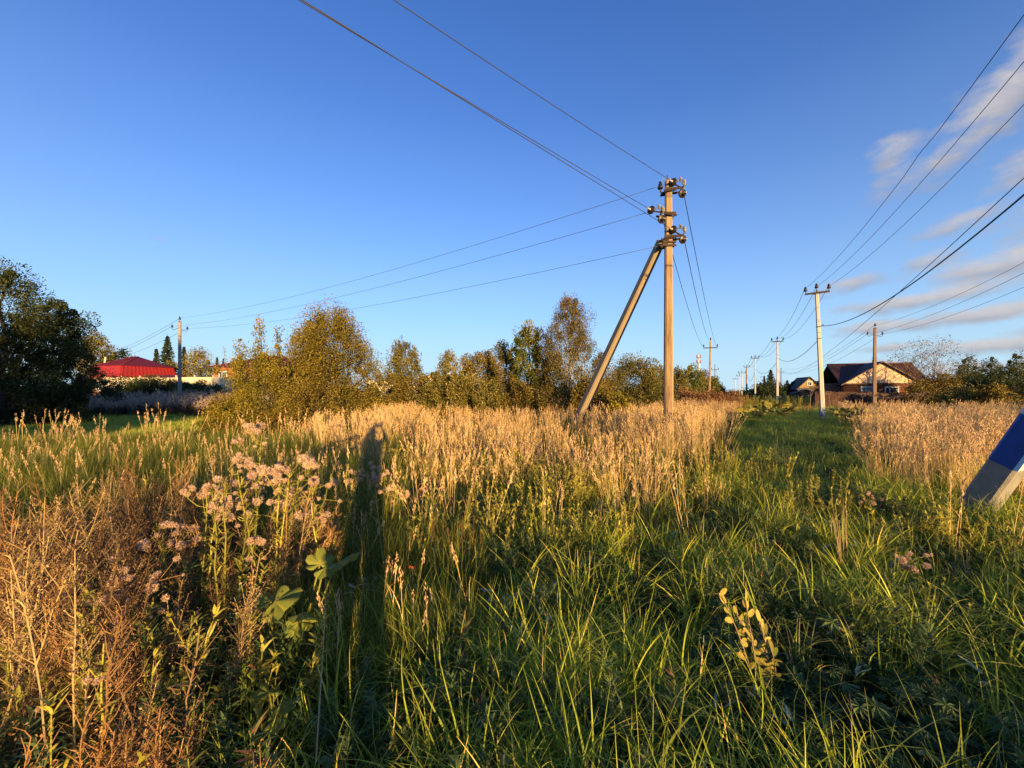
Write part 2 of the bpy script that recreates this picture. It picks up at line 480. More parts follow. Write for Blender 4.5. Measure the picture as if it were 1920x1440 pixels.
# ------------------------------------------------------------------ ground
def build_ground():
    fx = np.concatenate([[-3000, -1200, -500, -250, -150, -110], np.arange(-90, -20, 2.), np.arange(-20, 24, .5), np.arange(24, 110, 2.), [130, 170, 260, 500, 1200, 3000]])
    fy = np.concatenate([[-3000, -1200, -400, -150, -80, -50], np.arange(-40, -4, 2.), np.arange(-4, 30, .5), np.arange(30, 130, 2.), [150, 190, 260, 500, 1200, 3000]])
    X, Y = np.meshgrid(fx, fy)
    Z = ground_z(X, Y)
    n = len(fx)
    vs = np.stack([X, Y, Z], -1).reshape(-1, 3)
    fs = [(j * n + i, j * n + i + 1, (j + 1) * n + i + 1, (j + 1) * n + i) for j in range(len(fy) - 1) for i in range(n - 1)]
    m = nmat('meadow_soil', [(.3, (.022, .020, .010)), (.5, (.045, .042, .016)), (.65, (.06, .065, .020)), (.8, (.10, .078, .035))], .9, 1, .05, bump=.6, bscale=14)
    me = bpy.data.meshes.new('ground'); me.from_pydata(vs.tolist(), [], fs); me.materials.append(m)
    me.polygons.foreach_set('use_smooth', [True] * len(fs)); me.update()
    tag(put('ground', me), 'rough meadow soil under the grass and weeds', 'ground', kind='structure')


build_ground()


# ------------------------------------------------------------------ buildings and fences
M_BRICK = nmat('orange_brick_wall', [(.3, (.28, .10, .05)), (.7, (.40, .17, .085))], 8, .9, .15)
M_REDROOF = nmat('red_metal_roof', [(.3, (.12, .012, .020)), (.7, (.18, .018, .028))], 3, .55, .35)
M_REDWALL = nmat('bright_red_metal', [(.3, (.30, .015, .010)), (.7, (.40, .024, .015))], 3, .5, .4)
M_BROWNROOF = nmat('brown_metal_tile', [(.3, (.055, .020, .016)), (.7, (.095, .034, .025))], 5, .55, .4)
M_CREAM = nmat('peach_siding', [(.3, (.84, .56, .36)), (.7, (.90, .62, .41))], 2, .8, .2)
M_LOG = nmat('brown_log', [(.3, (.12, .045, .026)), (.7, (.21, .085, .045))], 6, .8, .25, (.3, 1, 1))
M_FENCEB = nmat('brown_picket', [(.3, (.055, .026, .020)), (.7, (.10, .05, .038))], 6, .8, .2)
M_FENCEW = nmat('whitewashed_panel', [(.3, (.66, .56, .38)), (.7, (.80, .70, .50))], 1.5, .9, .15)
M_GREYB = nmat('weathered_board', [(.3, (.07, .065, .06)), (.7, (.15, .14, .13))], 6, .9, .1, (1, 1, .2))
M_YELLOWG = nmat('yellow_board_gable', [(.3, (.32, .20, .07)), (.7, (.42, .28, .11))], 4, .85, .2)
M_SLATE = nmat('grey_slate_roof', [(.3, (.07, .065, .065)), (.7, (.13, .12, .115))], 5, .8, .2)
M_GLASS = mat('window_glass', (.03, .035, .04), .08, .7)
M_CURT = mat('pale_curtain', (.42, .38, .28), .9, .1)


def corrugated(mb, a, b, c, d, n, amp, mi=0):
    """ribbed sheet between top edge a-b and bottom edge c-d (c below a)"""
    a, b, c, d = map(Vector, (a, b, c, d))
    nrm = (b - a).cross(c - a).normalized()
    if nrm.z < 0: nrm = -nrm
    top = []; bot = []
    for i in range(n * 4 + 1):
        s = i / (n * 4)
        h = (0, .35, 1, .35)[i % 4] * amp
        top.append(a.lerp(b, s) + nrm * h); bot.append(c.lerp(d, s) + nrm * h)
    k = len(top)
    mb.add(top + bot, [(i, i + 1, k + i + 1, k + i) for i in range(k - 1)], mi)
    t2 = [p - nrm * (.05 + amp) for p in top]; b2 = [p - nrm * (.05 + amp) for p in bot]
    mb.add([top[0], top[-1], bot[-1], bot[0], t2[0], t2[-1], b2[-1], b2[0]],
           [(4, 5, 6, 7)[::-1], (0, 4, 7, 3), (1, 2, 6, 5), (3, 7, 6, 2), (0, 1, 5, 4)], mi)


def window(parent, x, z, w, h, y=-.02, rot=0, frame_m=None, curtain=False):
    """framed window on a wall whose outside faces local -y"""
    t = .11
    mb = MB()
    mb.box((0, 0, h / 2 + t / 2), (w + 2 * t, .1, t)); mb.box((0, 0, -h / 2 - t / 2), (w + 2 * t, .1, t))
    mb.box((-w / 2 - t / 2, 0, 0), (t, .098, h)); mb.box((w / 2 + t / 2, 0, 0), (t, .098, h))
    mb.box((-w / 6, .005, 0), (.06, .07, h)); mb.box((w / 6 + .1, .005, h / 4), (w / 3 + .1, .06, .05))
    f = mb.obj('window', frame_m or M_WHITEP, parent, (x * math.cos(rot) - y * math.sin(rot), x * math.sin(rot) + y * math.cos(rot), z), (0, 0, rot))
    g = MB(); g.box((0, .03, 0), (w, .02, h)); g.obj('pane', M_GLASS, f)
    if curtain:
        c = MB()
        for k in range(-3, 4): c.tube([(k * w / 8, .012, h / 2 - .03), (k * w / 8 + .02, .012, -h / 2 + .03)], .035, 5)
        c.obj('curtain', M_CURT, f)
    s = MB(); s.box((0, -.07, h / 2 + t + .03), (w + 2 * t + .14, .12, .05)); s.obj('cornice', frame_m or M_WHITEP, f)
    s = MB(); s.box((0, -.07, -h / 2 - t - .02), (w + 2 * t + .1, .14, .05)); s.obj('sill', frame_m or M_WHITEP, f)
    return f


def brown_house():
    h = empty('log_house', (40.3, 42, gz(40, 42)), -rad(18), 'long brown log house with a peach gable and two white windows behind the picket fence', 'house')
    mb = MB()
    mb.box((.3, 3.2, 1.3), (7.2, 5.0, 2.6)); mb.box((0, .4, 1.3), (6.6, .75, 2.6))
    mb.obj('wall', M_LOG, h)
    mb = MB()
    for i in range(13):
        z = .1 + i * .2
        mb.tube([(-3.42, -.04, z), (3.42, -.04, z)], .108, 8)
        mb.tube([(-3.31, .7, z + .1), (-3.31, 5.7, z + .1)], .108, 8)
    o = mb.obj('log_siding', M_LOG, h); tag(o, kind='stuff')
    mb = MB(); mb.add([(-3.3, -.05, 2.66), (3.3, -.05, 2.66), (0, -.05, 4.9), (-3.3, .1, 2.66), (3.3, .1, 2.66), (0, .1, 4.9)], [(0, 1, 2), (3, 5, 4), (0, 3, 4, 1), (1, 4, 5, 2), (2, 5, 3, 0)])
    mb.obj('gable', M_CREAM, h)
    mb = MB(); mb.box((0, -.12, 2.62), (6.9, .16, .09)); mb.obj('gable_ledge', M_BROWNROOF, h)
    mb = MB()
    corrugated(mb, (-3.6, 3.25, 4.94), (4.4, 3.25, 4.94), (-3.6, .2, 2.72), (4.4, .2, 2.72), 26, .045)
    mb.obj('roof_slope', M_BROWNROOF, h); mb = MB()
    corrugated(mb, (-3.6, 3.27, 4.93), (4.4, 3.27, 4.93), (-3.6, 6.2, 2.75), (4.4, 6.2, 2.75), 26, .045)
    mb.obj('roof_slope', M_BROWNROOF, h); mb = MB()
    mb.tube([(-3.65, 3.26, 4.98), (4.45, 3.26, 4.98)], .09, 8)
    mb.obj('roof_ridge', M_BROWNROOF, h)
    mb = MB()
    corrugated(mb, (0, -.42, 5.02), (0, 3.2, 5.02), (-3.75, -.42, 2.48), (-3.75, 1.2, 2.48), 9, .03)
    mb.obj('gable_roof_slope', M_BROWNROOF, h); mb = MB()
    corrugated(mb, (0, -.42, 5.02), (0, 3.2, 5.02), (3.75, -.42, 2.48), (3.75, 1.2, 2.48), 9, .03)
    mb.obj('gable_roof_slope', M_BROWNROOF, h)
    for x in (-1.25, .85): window(h, x, 1.68, 1.0, .95, -.16, 0, None, x < 0)
    mb = MB()
    mb.lathe([(.0, 5.0), (.2, 5.0), (.2, 5.45), (.0, 5.45)], 10, M=Matrix.Translation((.9, 3.1, 0)))
    for k in range(4): mb.box((.9 + .15 * math.cos(k * PI / 2), 3.1 + .15 * math.sin(k * PI / 2), 5.53), (.03, .03, .16))
    mb.lathe([(.3, 5.6), (.0, 5.78)], 10, M=Matrix.Translation((.9, 3.1, 0))); mb.lathe([(.0, 5.6), (.3, 5.6)], 10, M=Matrix.Translation((.9, 3.1, 0)))
    mb.obj('chimney', M_STEEL, h)


def run_points(a, b, step):
    a = Vector(a); b = Vector(b); n = max(1, round((b - a).length / step))
    return [a.lerp(b, i / n) for i in range(n + 1)]


def picket_fence(label, a, b, h, group=None, mt=None):
    mt = mt or M_FENCEB
    f = empty('picket_fence', (a[0], a[1], gz(a[0], a[1])), 0, label, 'fence', group)
    d = Vector((b[0] - a[0], b[1] - a[1], 0)); L = d.length; d.normalize(); ang = math.atan2(d.y, d.x)
    R = Matrix.Rotation(ang, 3, 'Z')
    mb = MB(); rng = random.Random(5)
    n = int(L / .125)
    for i in range(n):
        s = i * .125
        g = gz(a[0] + d.x * s, a[1] + d.y * s) - gz(a[0], a[1])
        hh = h + rng.uniform(-.03, .03)
        c = d * s; w = .1; t = .02
        vs = []
        for y in (-t / 2, t / 2):
            vs += [c + R @ Vector((-w / 2, y, g)), c + R @ Vector((w / 2, y, g)), c + R @ Vector((w / 2, y, g + hh - .06)), c + R @ Vector((0, y, g + hh)), c + R @ Vector((-w / 2, y, g + hh - .06))]
        mb.add(vs, [(0, 1, 2, 3, 4), (9, 8, 7, 6, 5), (0, 5, 6, 1), (1, 6, 7, 2), (2, 7, 8, 3), (3, 8, 9, 4), (4, 9, 5, 0)])
    tag(mb.obj('picket', mt, f), kind='stuff')
    for zz in (.35, h - .35):
        mb = MB(); mb.box((0, 0, 0), (L, .05, .09)); mb.obj('rail', mt, f, d * (L / 2) + R @ Vector((0, .04, zz)), (0, 0, ang))
    pm = None
    for p in run_points((0, 0, 0), d * L, 2.5):
        if pm is None:
            mb = MB(); mb.box((0, 0, h / 2), (.1, .1, h)); pm = mb.mesh('post', mt)
        put('post', pm, f, p + R @ Vector((0, .13, 0)), (0, 0, ang))
    return f


def panel_fence(label, a, b, h):
    f = empty('panel_fence', (a[0], a[1], gz(a[0], a[1])), 0, label, 'fence')
    pts = run_points((0, 0, 0), (b[0] - a[0], b[1] - a[1], 0), 2.6)
    d = (pts[-1]).normalized(); ang = math.atan2(d.y, d.x); st = (pts[1] - pts[0]).length
    mb = MB(); mb.box((0, 0, h / 2 - .1), (st - .14, .06, h - .1))
    for k in range(4): mb.box((0, -.034, .25 + k * h / 4), (st - .3, .012, h / 4 - .16))
    pan = mb.mesh('panel', M_FENCEW)
    mb = MB(); mb.box((0, 0, h / 2), (.13, .13, h + .06)); mb.box((0, 0, h + .05), (.17, .17, .05)); pst = mb.mesh('post', M_FENCEW)
    for i, p in enumerate(pts):
        z = gz(a[0] + p.x, a[1] + p.y) - gz(a[0], a[1])
        put('post', pst, f, (p.x, p.y, z), (0, 0, ang))
        if i < len(pts) - 1:
            c = (p + pts[i + 1]) / 2
            put('panel', pan, f, (c.x, c.y, z), (0, 0, ang))
    return f


def gable_house(name, label, cat, loc, rz, w, dep, eave, apex, wallm, gablem, roofm, win=(), chim=False):
    """gable faces local -y"""
    h = empty(name, loc, rz, label, cat)
    mb = MB(); mb.box((0, dep / 2, eave / 2), (w, dep, eave)); mb.obj('wall', wallm, h)
    for y0, y1 in ((-.01, .1), (dep - .1, dep + .01)):
        mb = MB(); mb.add([(-w / 2, y0, eave), (w / 2, y0, eave), (0, y0, apex - .04), (-w / 2, y1, eave), (w / 2, y1, eave), (0, y1, apex - .04)], [(0, 1, 2), (3, 5, 4), (0, 3, 4, 1), (1, 4, 5, 2), (2, 5, 3, 0)])
        mb.obj('gable', gablem, h)
    sl = (apex - eave) / (w / 2)
    for s in (-1, 1):
        mb = MB(); corrugated(mb, (0, -.35, apex + .03), (0, dep + .35, apex + .03), (s * (w / 2 + .35), -.35, eave - .35 * sl + .03), (s * (w / 2 + .35), dep + .35, eave - .35 * sl + .03), 10, .03)
        r = mb.obj('roof_slope', roofm, h)
    if chim:
        mb = MB(); mb.box((w * .22, dep * .4, apex + .1), (.4, .4, 1.2)); mb.box((w * .22, dep * .4, apex + .73), (.5, .5, .08)); mb.obj('chimney', M_BRICK, r)
    for (x, z, ww, hh) in win: window(h, x, z, ww, hh, -.03)
    return h


def hip_house(name, label, loc, rz, w, dep, eave, knee, inset, top, ridge_half, wallm, lowm, roofm, win=()):
    """local -y is the front; optional steep lower roof from eave to knee"""
    h = empty(name, loc, rz, label, 'house')
    mb = MB(); mb.box((0, dep / 2, eave / 2), (w, dep, eave)); mb.obj('wall', wallm, h)

    def rect(ov, z): return [Vector((-w / 2 - ov, -ov, z)), Vector((w / 2 + ov, -ov, z)), Vector((w / 2 + ov, dep + ov, z)), Vector((-w / 2 - ov, dep + ov, z))]
    if knee > eave:
        mb = MB(); lo = rect(.3, eave - .05); up = rect(.3 - inset, knee)
        for k in range(4):
            j = (k + 1) % 4
            corrugated(mb, up[k], up[j], lo[k], lo[j], int((lo[k] - lo[j]).length / .45), .025)
        mb.obj('lower_roof', lowm, h)
    mb = MB(); lo = rect(.3 - inset + .12 if knee > eave else .5, knee + .02)
    r0 = Vector((-ridge_half, dep / 2, top)); r1 = Vector((ridge_half, dep / 2, top))
    mb.add(lo + [r0, r1], [(0, 1, 5, 4), (1, 2, 5), (2, 3, 4, 5), (3, 0, 4), (3, 2, 1, 0)])
    for i in range(1, int(w / .5)):   # standing seams on the front slope
        x = -w / 2 + i * .5
        zt = 1.0 if abs(x) < ridge_half else max(0, 1 - (abs(x) - ridge_half) / (w / 2 + .5 - ridge_half))
        p0 = Vector((x, lo[0].y, knee + .03)); p1 = Vector((x, lo[0].y + (dep / 2 - lo[0].y) * zt, knee + (top - knee) * zt + .03))
        if (p1 - p0).length > .3: mb.tube([p0, p1], .025, 4, sm=False)
    mb.tube([r0, r1], .07, 6); mb.tube([lo[0], r0], .06, 6); mb.tube([lo[1], r1], .06, 6)
    mb.obj('roof', roofm, h)
    for (x, z, ww, hh) in win: window(h, x, z, ww, hh, -.03)
    return h


brown_house()
picket_fence('dark brown picket fence running in front of the log house', (PX(1524, 39.5), 39.5), (PX(1842, 36.5), 36.5), 1.66)
picket_fence('low grey board fence beside the small grey shed at the lane end', (PX(1432, 62), 62), (PX(1500, 58), 58), 1.3, mt=M_GREYB)
gable_house('small_house', 'small house with a yellow board gable behind the shed beyond the lane', 'house', (PX(1518, 75), 75, 0), rad(-18), 3.9, 6, 2.5, 4.6, M_GREYB, M_YELLOWG, M_SLATE, [(0, 3.3, .6, .7)])
gable_house('shed', 'low weathered grey shed at the far end of the grassy lane', 'shed', (PX(1511, 56), 56, 0), rad(-30), 2.6, 3, 1.5, 2.0, M_GREYB, M_GREYB, M_SLATE)
hip_house('red_roof_house', 'house under a bright red two-pitch metal roof behind the dark left tree', (PX(200, 51), 51, 1.1), rad(-14), 5.2, 6.4, 2.6, 4.05, .35, 5.5, .6, M_BRICK, M_REDWALL, M_REDROOF, [(-1.3, 1.4, 1, 1.2), (1.3, 1.4, 1, 1.2)])
hip_house('brick_house', 'orange brick house with a dark red hipped roof behind the yellow shrub', (PX(488, 57), 57, 1.1), rad(8), 12.8, 10, 4.15, 4.15, 0, 6.3, 1.2, M_BRICK, M_REDROOF, M_REDROOF, [(-5.0, 2.9, .9, 1.1), (-2.5, 2.9, .9, 1.1), (1, 2.9, .9, 1.1), (4, 2.9, .9, 1.1)])
gable_house('low_shed', 'low outbuilding with a dull red roof behind the white panel fence', 'shed', (PX(341, 53), 53, 1.1), rad(95), 3, 3.6, 2.3, 2.85, M_BRICK, M_BRICK, M_REDROOF)
gable_house('distant_cottage', 'tiny pale yellow cottage with a red roof far off beside the slim birch', 'house', (PX(804, 95), 95, 0), rad(20), 4.2, 6, 3.4, 5.8, M_CREAM, M_CREAM, M_REDROOF, [(0, 4.2, .7, .8)])
panel_fence('long white panel fence in front of the red roofed house', (PX(196, 48.5), 48.5), (PX(470, 47), 47), 2.45)
panel_fence('short stretch of pale panel fence beyond the gap between the bushes', (PX(688, 60), 60), (PX(800, 62), 62), 2.5)


def cell_tower():
    t = empty('cell_tower', (PX(1310.5, 200), 200, 0), 0, 'slim telecom mast with red and white antenna drums above the trees', 'tower')
    mb = MB(); mb.tube([(0, 0, 0), (0, 0, 20.6)], [.75, .42], 12); mb.obj('mast', M_WHITEP, t)
    mr = mat('red_antenna', (.45, .05, .04), .6)
    for z in (16.9, 19.5):
        mb = MB(); mb.lathe([(.3, 0), (1.15, 0), (1.15, .12), (.3, .12)], 14); pl = mb.obj('platform', M_STEEL, t, (0, 0, z - .2))
        for k in range(6):
            a = k * PI / 3
            m2 = MB(); m2.box((0, 0, .8), (.5, .22, 1.5)); m2.box((0, 0, .02), (.08, .08, .3))
            m2.obj('antenna', mr if k % 2 else M_WHITEP, pl, (1.1 * math.cos(a), 1.1 * math.sin(a), .1), (0, 0, a + PI / 2))
    mb = MB(); mb.tube([(0, 0, 20.5), (0, 0, 22.4)], .05, 5); mb.obj('spike', M_STEEL, t)


cell_tower()


# ------------------------------------------------------------------ utility poles
def shaft_mesh(H, wb, wt, mats, groove=True, depth=.5):
    """tapering cast pole with chamfered edges and a proud smooth edge strip, buried by depth"""
    mb = MB()
    zs = [-depth] + [H * k / 6 for k in range(7)]
    rings = []
    for z in zs:
        w = wb + (wt - wb) * max(z, 0) / H; d = w * .92; c = w * .16; a = w / 2; b = d / 2
        rings.append([(-a + c, -b, z), (a - c, -b, z), (a, -b + c, z), (a, b - c, z), (a - c, b, z), (-a + c, b, z), (-a, b - c, z), (-a, -b + c, z)])
    vs = [p for r in rings for p in r]
    fs = []
    ms = []
    for i in range(len(rings) - 1):
        for k in range(8):
            fs.append((i * 8 + k, i * 8 + (k + 1) % 8, (i + 1) * 8 + (k + 1) % 8, (i + 1) * 8 + k))
            ms.append(1 if (groove and k in (1, 5)) else 0)
    n0 = len(mb.f)
    mb.add(vs, fs + [tuple(range((len(rings) - 1) * 8, len(rings) * 8))])
    mb.m[n0:n0 + len(ms)] = ms
    return mb.mesh('shaft', mats)


def pin_mesh():
    mb = MB()
    mb.lathe([(.012, -.16), (.012, .02)], 6, 0)
    mb.lathe([(.02, -.03), (.075, -.03), (.082, .0), (.055, .05), (.062, .07), (.05, .12), (.032, .135), (.04, .16), (.03, .185), (.0, .19)], 12, 1)
    return mb.mesh('insulator', [M_STEEL, M_INSUL])


PIN = pin_mesh()
SHAFTS = {}


def pole(label, x, y, style, H=7.5, wb=.24, wt=.165, mats=None, face=0.0, lean=0.0, arm=1.15, group=None, big=1.0):
    z = gz(x, y)
    p = empty('utility_pole', (x, y, z), face, label, 'utility pole', group)
    p.rotation_euler = (0, lean, face)
    key = (H, wb, wt, tuple(m.name for m in mats))
    if key not in SHAFTS: SHAFTS[key] = shaft_mesh(H, wb, wt, mats)
    put('shaft', SHAFTS[key], p)
    if style == 'trident':
        mb = MB(); mb.box((0, -.1, H - .06), (arm, .07, .07)); mb.box((0, -.14, H - .045), (arm, .012, .1)); mb.box((0, .1, H - .06), (.3, .05, .06))
        mb.box((0, 0, H + .05), (.06, .06, .2))
        a = mb.obj('crossarm', M_STEEL, p)
        for xx, zz in ((-arm / 2 + .03, H + .16), (arm / 2 - .03, H + .16), (0, H + .3)):
            put('insulator', PIN, a, (xx, -.1 if xx else 0, zz), (0, 0, 0), 1.25 * big)
    elif style == 'wide':
        mb = MB(); mb.box((0, -.1, H - .8), (1.45, .07, .07)); mb.box((0, -.14, H - .785), (1.45, .012, .1))
        a = mb.obj('crossarm', M_STEEL, p)
        for xx in (-.69, .69): put('insulator', PIN, a, (xx, -.1, H - .6), (0, 0, 0), 1.2 * big)
        mb = MB(); mb.tube([(0, 0, H - .02), (0, 0, H + .1)], .02, 5); b = mb.obj('top_pin', M_STEEL, p)
        put('insulator', PIN, b, (0, 0, H + .18), (0, 0, 0), 1.2 * big)
    else:   # hooks
        mb = MB(); mb.tube([(0, 0, H - .1), (0, 0, H + .1)], .02, 5); mb.box((0, 0, H + .01), (wt * 1.1, wt * 1.05, .05))
        b = mb.obj('top_pin', M_STEEL, p); put('insulator', PIN, b, (0, 0, H + .24), (0, 0, 0), 1.2 * big)
        for s, zz in ((-1, H - .62), (1, H - .7)):
            mb = MB(); mb.tube([(s * .06, 0, zz + .06), (s * .2, 0, zz + .05), (s * .3, 0, zz - .04), (s * .42, 0, zz - .08), (s * .49, 0, zz - .02), (s * .5, 0, zz + .08)], .018, 5)
            h = mb.obj('hook', M_STEEL, p); put('insulator', PIN, h, (s * .5, 0, zz + .15), (0, 0, 0), 1.1 * big)
    return p


LD = -math.atan(.565)     # rotation that puts a crossarm square to the lane's pole lines
WH = [M_WHITEC, M_WHITEC]
OLD = [M_CONC, M_CONC_SM]
BRN = [M_BROWNP, M_BROWNP]
white_row = 'pale concrete power poles in a row right of the lane'
old_row = 'old brown power poles in a row left of the lane'
p1 = pole('nearest pale concrete pole, its foot painted worn blue, right of the lane', PX(1543, 22.5), 22.5, 'trident', mats=WH, face=LD, lean=-.038, group=white_row)
mb = MB()
for zz in (-.1,): mb.prism([(-.125, -.115, -.1), (.125, -.115, -.1), (.125, .115, -.1), (-.125, .115, -.1)], [(-.1235, -.1135, .60), (.1235, -.1135, .60), (.1235, .1135, .60), (-.1235, .1135, .60)])
mb.obj('painted_foot', M_WORN, p1)
for zz in (5.45, 4.75):
    mb = MB(); mb.prism([(-.11, -.10, zz), (.11, -.10, zz), (.11, .10, zz), (-.11, .10, zz)], [(-.11, -.10, zz + .04), (.11, -.10, zz + .04), (.11, .10, zz + .04), (-.11, .10, zz + .04)])
    mb.obj('clamp_band', M_STEEL, p1)
mb = MB(); mb.tube([(.1, -.05, 5.47), (.2, -.08, 5.58), (.26, -.1, 5.45)], .02, 5)
mb.obj('cable_clamp', M_STEEL, p1)
pole('second pale concrete pole, standing clear against the dark conifers beyond the lane', PX(1457.5, 44.4), 44.4, 'trident', mats=WH, face=LD, group=white_row)
pole('third pale concrete pole, half as tall in view as the second, against open sky', PX(1416, 66), 66, 'trident', mats=WH, face=LD, group=white_row)
pole('fourth pale pole with a rusty pinkish top, just left of the third', PX(1400, 90), 90, 'trident', wb=.36, wt=.3, mats=[M_BROWNP, M_WHITEC], face=LD, group=white_row)
far_row = 'tiny far poles where the lane meets the sky'
for px, d, lb in ((1391, 118, 'tiny far pole directly left of the rusty topped pole'), (1386.5, 140, 'second tiny far pole left of the rusty topped pole'), (1378.5, 175, 'leftmost tiny far pole, alone against pale sky beyond the lane')):
    pole(lb, PX(px, d), d, 'trident', mats=WH, face=LD, group=far_row, wb=.4, wt=.3, arm=1.8, big=1.6)
pole('old brown pole with a crossarm standing in rusty weeds beyond the big braced pole', PX(1329.5, 44), 44, 'wide', mats=OLD, face=LD, lean=.02, group=old_row)
pole('thinner old brown pole farther off, right beside the crossarm pole', PX(1340.5, 84), 84, 'wide', H=7.3, mats=BRN, face=LD, group=old_row)
pole('far thin dark pole just left of the low trees, behind the old brown poles', PX(1344.5, 118), 118, 'wide', H=6.6, mats=BRN, face=LD, group=old_row)
pR = pole('weathered brown pole with two side hooks in front of the log house', PX(1639, 34.6), 34.6, 'hooks', H=7.4, wb=.3, wt=.19, mats=BRN, face=LD, lean=.008)
pole('thin dark pole standing right behind the second pale pole', PX(1464.5, 90), 90, 'hooks', H=6.9, wb=.26, wt=.2, mats=BRN, face=LD)
pL = pole('grey pole with two side hooks among grey weeds on the far left', PX(337, 32.7), 32.7, 'hooks', H=7.1, wb=.26, wt=.19, mats=[M_GREYC, M_GREYC], face=rad(30))
pole('short pale pole stub above the red roof on the left', PX(187.5, 66), 66, 'hooks', H=6.6, wb=.3, wt=.24, mats=WH, face=rad(40), lean=.1)
pole('old pole behind the viewer that carries the overhead wires to the upper left', -16.8, -7.6, 'wide', H=7.2, mats=OLD, face=rad(40))


def disc_insulator(parent, loc, direction):
    """tension insulator: dark disc and pale cap, axis along the wire"""
    q = Vector(direction).to_track_quat('Z', 'Y').to_matrix().to_4x4()
    mb = MB()
    mb.lathe([(0, -.05), (.035, -.05), (.045, -.02), (.105, -.012), (.112, .01), (.095, .035), (.07, .025), (.06, .045), (.04, .035), (.03, .06), (0, .06)], 18, M=q)
    i = mb.obj('insulator', M_INSUL, parent, loc)
    mb = MB(); mb.lathe([(0, .055), (.03, .055), (.034, .09), (.02, .13), (.012, .19), (0, .19)], 10, M=q)
    mb.obj('cap', M_CAP, i)
    return i


def main_pole():
    x, y = PX(1253.3, 10.5), 10.5
    z0 = gz(x, y)
    H = 7.4
    p = empty('braced_utility_pole', (x, y, z0), 0, 'tall old concrete pole in the dry grass with a leaning brace and dark insulators', 'utility pole')
    put('shaft', shaft_mesh(H, .245, .168, OLD), p, (0, 0, 0), (0, 0, rad(-8)))
    inv = Vector((x, y, z0))
    # brace leaning away from the top clamp into the grass
    b0 = P(1240, 452, 10.62); b1 = Vector((PX(1066, 15.6), 15.6, gz(PX(1066, 15.6), 15.6) - .3))
    d = (b1 - b0); L = d.length
    q = d.to_track_quat('Z', 'X')
    mb = MB()
    r0 = []; r1 = []
    for s, w, z in ((0, .1, 0), (1, .165, L)):
        c = w * .3
        r = [Vector(v) for v in ((-w + c, -w, z), (w - c, -w, z), (w, -w + c, z), (w, w - c, z), (w - c, w, z), (-w + c, w, z), (-w, w - c, z), (-w, -w + c, z))]
        (r1 if s else r0).extend(r)
    mb.prism(r0, r1)
    o = mb.obj('brace', M_CONC_SM, p, b0 - inv); o.rotation_mode = 'QUATERNION'; o.rotation_quaternion = q
    toB = (Vector((PX(1329.5, 44), 44, 7.0)) - Vector((x, y, 6.8))).normalized()
    toN = (Vector((-16.8, -7.6, 6.9)) - Vector((x, y, 6.8))).normalized()
    spots = []
    for (pa, pb, zarm, side) in (((1262, 342), (1279, 363), PZ(357, 10.45), 1), ((1221, 394), (1240, 411), PZ(401, 10.4), -1), ((1262, 431), (1280, 449), PZ(444, 10.4), 1)):
        A = P(*pa, 10.35) - inv; B = P(*pb, 10.32) - inv
        c = zarm - z0
        mb = MB()
        # two steel angles clamp the shaft; they run out to the insulators
        for yy in (-.13, .13):
            mb.tube([(-side * .17, yy, c - .05), (side * .34 if side > 0 else side * .30, yy - .05, c + .02)], .032, 4, sm=False)
            mb.box((0, yy, c), (.3, .02, .09))
        mb.tube([(-side * .13, -.15, c - .04), (-side * .13, .15, c - .04)], .014, 5); mb.tube([(side * .13, -.15, c), (side * .13, .15, c)], .014, 5)
        mb.tube([(side * .27, -.16, c + .02), (A.x + .02, A.y + .05, A.z)], .022, 4, sm=False)
        mb.tube([(side * .27, -.16, c + .02), (B.x - .01, B.y + .05, B.z + .02)], .022, 4, sm=False)
        arm = mb.obj('crossarm', M_STEEL, p)
        ia = disc_insulator(arm, A, toN); ib = disc_insulator(arm, B, Vector((toB.x * .35, -.8, -.25)))
        # jumper loops with clamps joining both wires
        mb = MB()
        S0 = A + Vector((.09, .0, .03)); S1 = B + Vector((.03, -.02, .05))
        for j in range(2):
            mid = (S0 + S1) / 2 + Vector((.10 + .05 * j, -.06 + .05 * j, .16 + .07 * j))
            pts = []
            for k in range(13):
                s = k / 12
                pts.append(S0 * (1 - s) ** 2 + mid * 2 * s * (1 - s) * 1.0 + S1 * s ** 2)
            mb.tube(pts, .011, 6)
        for s, o_ in ((.2, 0), (.45, .05), (.62, .02), (.8, -.02)):
            c_ = S0.lerp(S1, s) + Vector((.05 + o_, -.04, .10 + .02 * o_))
            mb.tube([c_ + Vector((-.012, 0, .05)), c_ + Vector((.014, .01, -.055))], .022, 6); mb.box(c_ + Vector((.02, -.01, .0)), (.03, .05, .05))
        mb.obj('jumper', M_ALU, arm)
        spots.append((A + inv + toN * .19, B + inv + Vector((0, -.1, -.05))))
    # clamp that joins brace and shaft
    mb = MB()
    zc = PZ(455, 10.45) - z0
    for dz in (0, -.09):
        mb.box((-.02, -.115, zc + dz), (.36, .03, .05)); mb.box((-.02, .115, zc + dz), (.36, .03, .05)); mb.box((.12, 0, zc + dz), (.03, .2, .05))
    mb.tube([(-.05, -.12, zc + .02), (-.24, -.06, zc - .12)], .05, 5, sm=False); mb.tube([(-.05, .1, zc + .02), (-.26, .1, zc - .14)], .05, 5, sm=False)
    mb.box((-.13, 0, zc + .06), (.2, .2, .03))
    mb.obj('brace_clamp', M_STEEL, p)
    # pin insulator on a hook at the top left, plus a top pin
    mb = MB(); A = P(1238, 352, 10.45) - inv
    mb.tube([(-.05, 0, H - .2), (-.12, -.01, H - .3), (A.x + .03, A.y, A.z - .14), (A.x, A.y, A.z - .05)], .016, 5)
    hk = mb.obj('hook', M_STEEL, p); put('insulator', PIN, hk, A, (0, 0, 0), .9)
